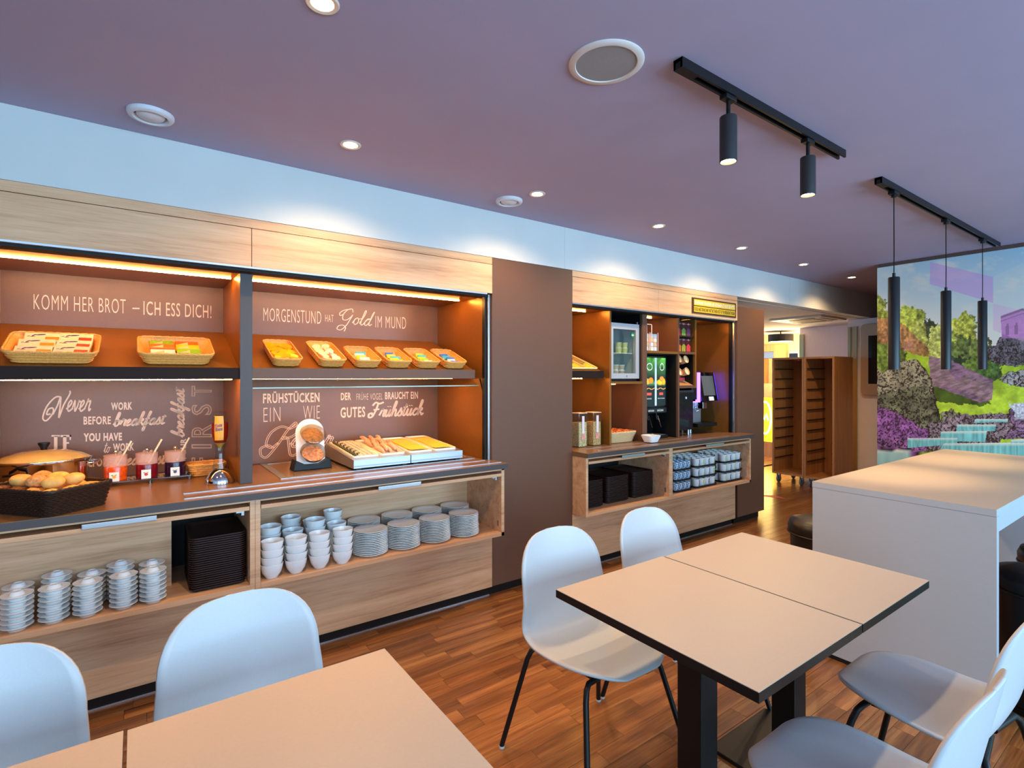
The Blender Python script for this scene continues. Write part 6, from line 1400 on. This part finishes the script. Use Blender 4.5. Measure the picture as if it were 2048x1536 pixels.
# drum pendant in the corridor
t = thing('drum_pendant', 'short black drum lamp hanging in the corridor', 'lamp', (9.35, 4.78, 2.12))
part('shade', MB().lathe([(0.20, 0.0), (0.205, 0.0), (0.205, 0.13), (0.0001, 0.132)], 40), black, t, 40)
part('diffuser', MB().lathe([(0.0001, 0.006), (0.199, 0.006)], 40), mat('warm_diffuser', (255, 240, 210), 0.5, emit=(255, 232, 190), estr=6.0), t)
part('rod', MB().cyl((0, 0), 0.01, 0.132, SZ - 0.006 - 2.12, 10), black, t)
l = bpy.data.lights.new('corridor_lamp', 'POINT'); l.energy = 70; l.color = (1.0, 0.78, 0.42); l.shadow_soft_size = 0.2
o = bpy.data.objects.new('corridor_lamp', l); COL.objects.link(o); o.parent = t; o.location = (0, 0, -0.15)
# far end: wooden portal, dark display, glowing round neon sign
t = thing('door_portal', 'light wood door portal at the far end of the corridor', 'door frame', (10.15, 5.25, 0))
P('surround', MB().box(10.10, 10.199, 5.07, 5.30, 0, 2.12).box(10.10, 10.199, 5.30, 6.2, 1.99, 2.12).box(10.10, 10.199, 6.2, 6.4, 0, 2.12), doorwood)
P('inner_lintel', MB().box(10.12, 10.198, 5.30, 6.2, 1.86, 1.985), alu)
P('door_leaf', MB().box(10.15, 10.198, 5.42, 6.2, 0, 1.855), wood('door_leaf_wood', (150, 92, 34), (186, 120, 50), (200, 138, 66), 'Z', 0.45, 5.0))
P('inner_jamb', MB().box(10.12, 10.198, 5.302, 5.415, 0, 1.855), doorwood)
t = thing('wall_display', 'narrow dark display panel on the far corridor wall', 'display', (10.15, 4.97, 1.6))
P('frame', MB().box(10.17, 10.199, 4.86, 5.05, 1.45, 1.99), steel)
P('glass_face', MB().box(10.165, 10.1695, 4.875, 5.035, 1.47, 1.94), blackgl)
p0 = onX(1527, 797, 9.6); p1 = onX(1546, 880, 9.6)
t = thing('neon_sign', 'glowing yellow light box with white ring and letters in the corridor', 'sign', (9.6, p1[1], 0))
ya, yb_ = p1[1], p0[1] + 0.12
P('light_box', MB().box(9.6, 9.68, ya, yb_, 0.28, p0[2] + 0.02), mat('neon_yellow', (255, 214, 40), 0.5, emit=(255, 200, 20), estr=3.2), bevel=0.005)
P('pedestal', MB().box(9.6, 9.70, ya, yb_, 0.0, 0.2795), doorwood)
P('counter_top', MB().box(9.58, 9.72, ya - 0.01, yb_ + 0.02, p0[2] + 0.0205, p0[2] + 0.28), mat('corridor_panel', (226, 196, 140), 0.6, var=0.1, scale=20))
yc = (ya + yb_) / 2; zc_ = p0[2] - 0.36
neonw = mat('neon_white', (255, 250, 220), 0.5, emit=(255, 250, 210), estr=9.0)
P('neon_ring', MB().tube([(9.594, yc + 0.115 * math.cos(a), zc_ + 0.30 * math.sin(a)) for a in [2 * PI * i / 40 for i in range(40)]], 0.012, 8, True), neonw, smooth=60)
mb = MB(); put_text(mb, 'bk', [(9.592, yc + 0.085, zc_ + 0.10), (9.592, yc - 0.085, zc_ + 0.10), (9.592, yc - 0.085, zc_ - 0.10), (9.592, yc + 0.085, zc_ - 0.10)], 0.04) if False else mb.tube([(9.594, yc + 0.06, zc_ - 0.06), (9.594, yc + 0.04, zc_ + 0.06), (9.594, yc + 0.01, zc_ - 0.03), (9.594, yc - 0.03, zc_ + 0.07), (9.594, yc - 0.06, zc_ - 0.05)], 0.010, 8)
P('neon_letters', mb, neonw)
# red tape mark on the floor
q_ = [onZ(1526, 990, 0.0), onZ(1552, 991, 0.0), onZ(1572, 997.5, 0.0), onZ(1553, 996, 0.0), onZ(1526, 992.5, 0.0)]
single('floor_tape', MB().prism([(p[0], p[1]) for p in q_], 0.0003, 0.0012), mat('red_tape', (222, 96, 84), 0.5), 'red tape arrow stuck on the corridor floor', 'tape', (q_[0][0], q_[0][1], 0))
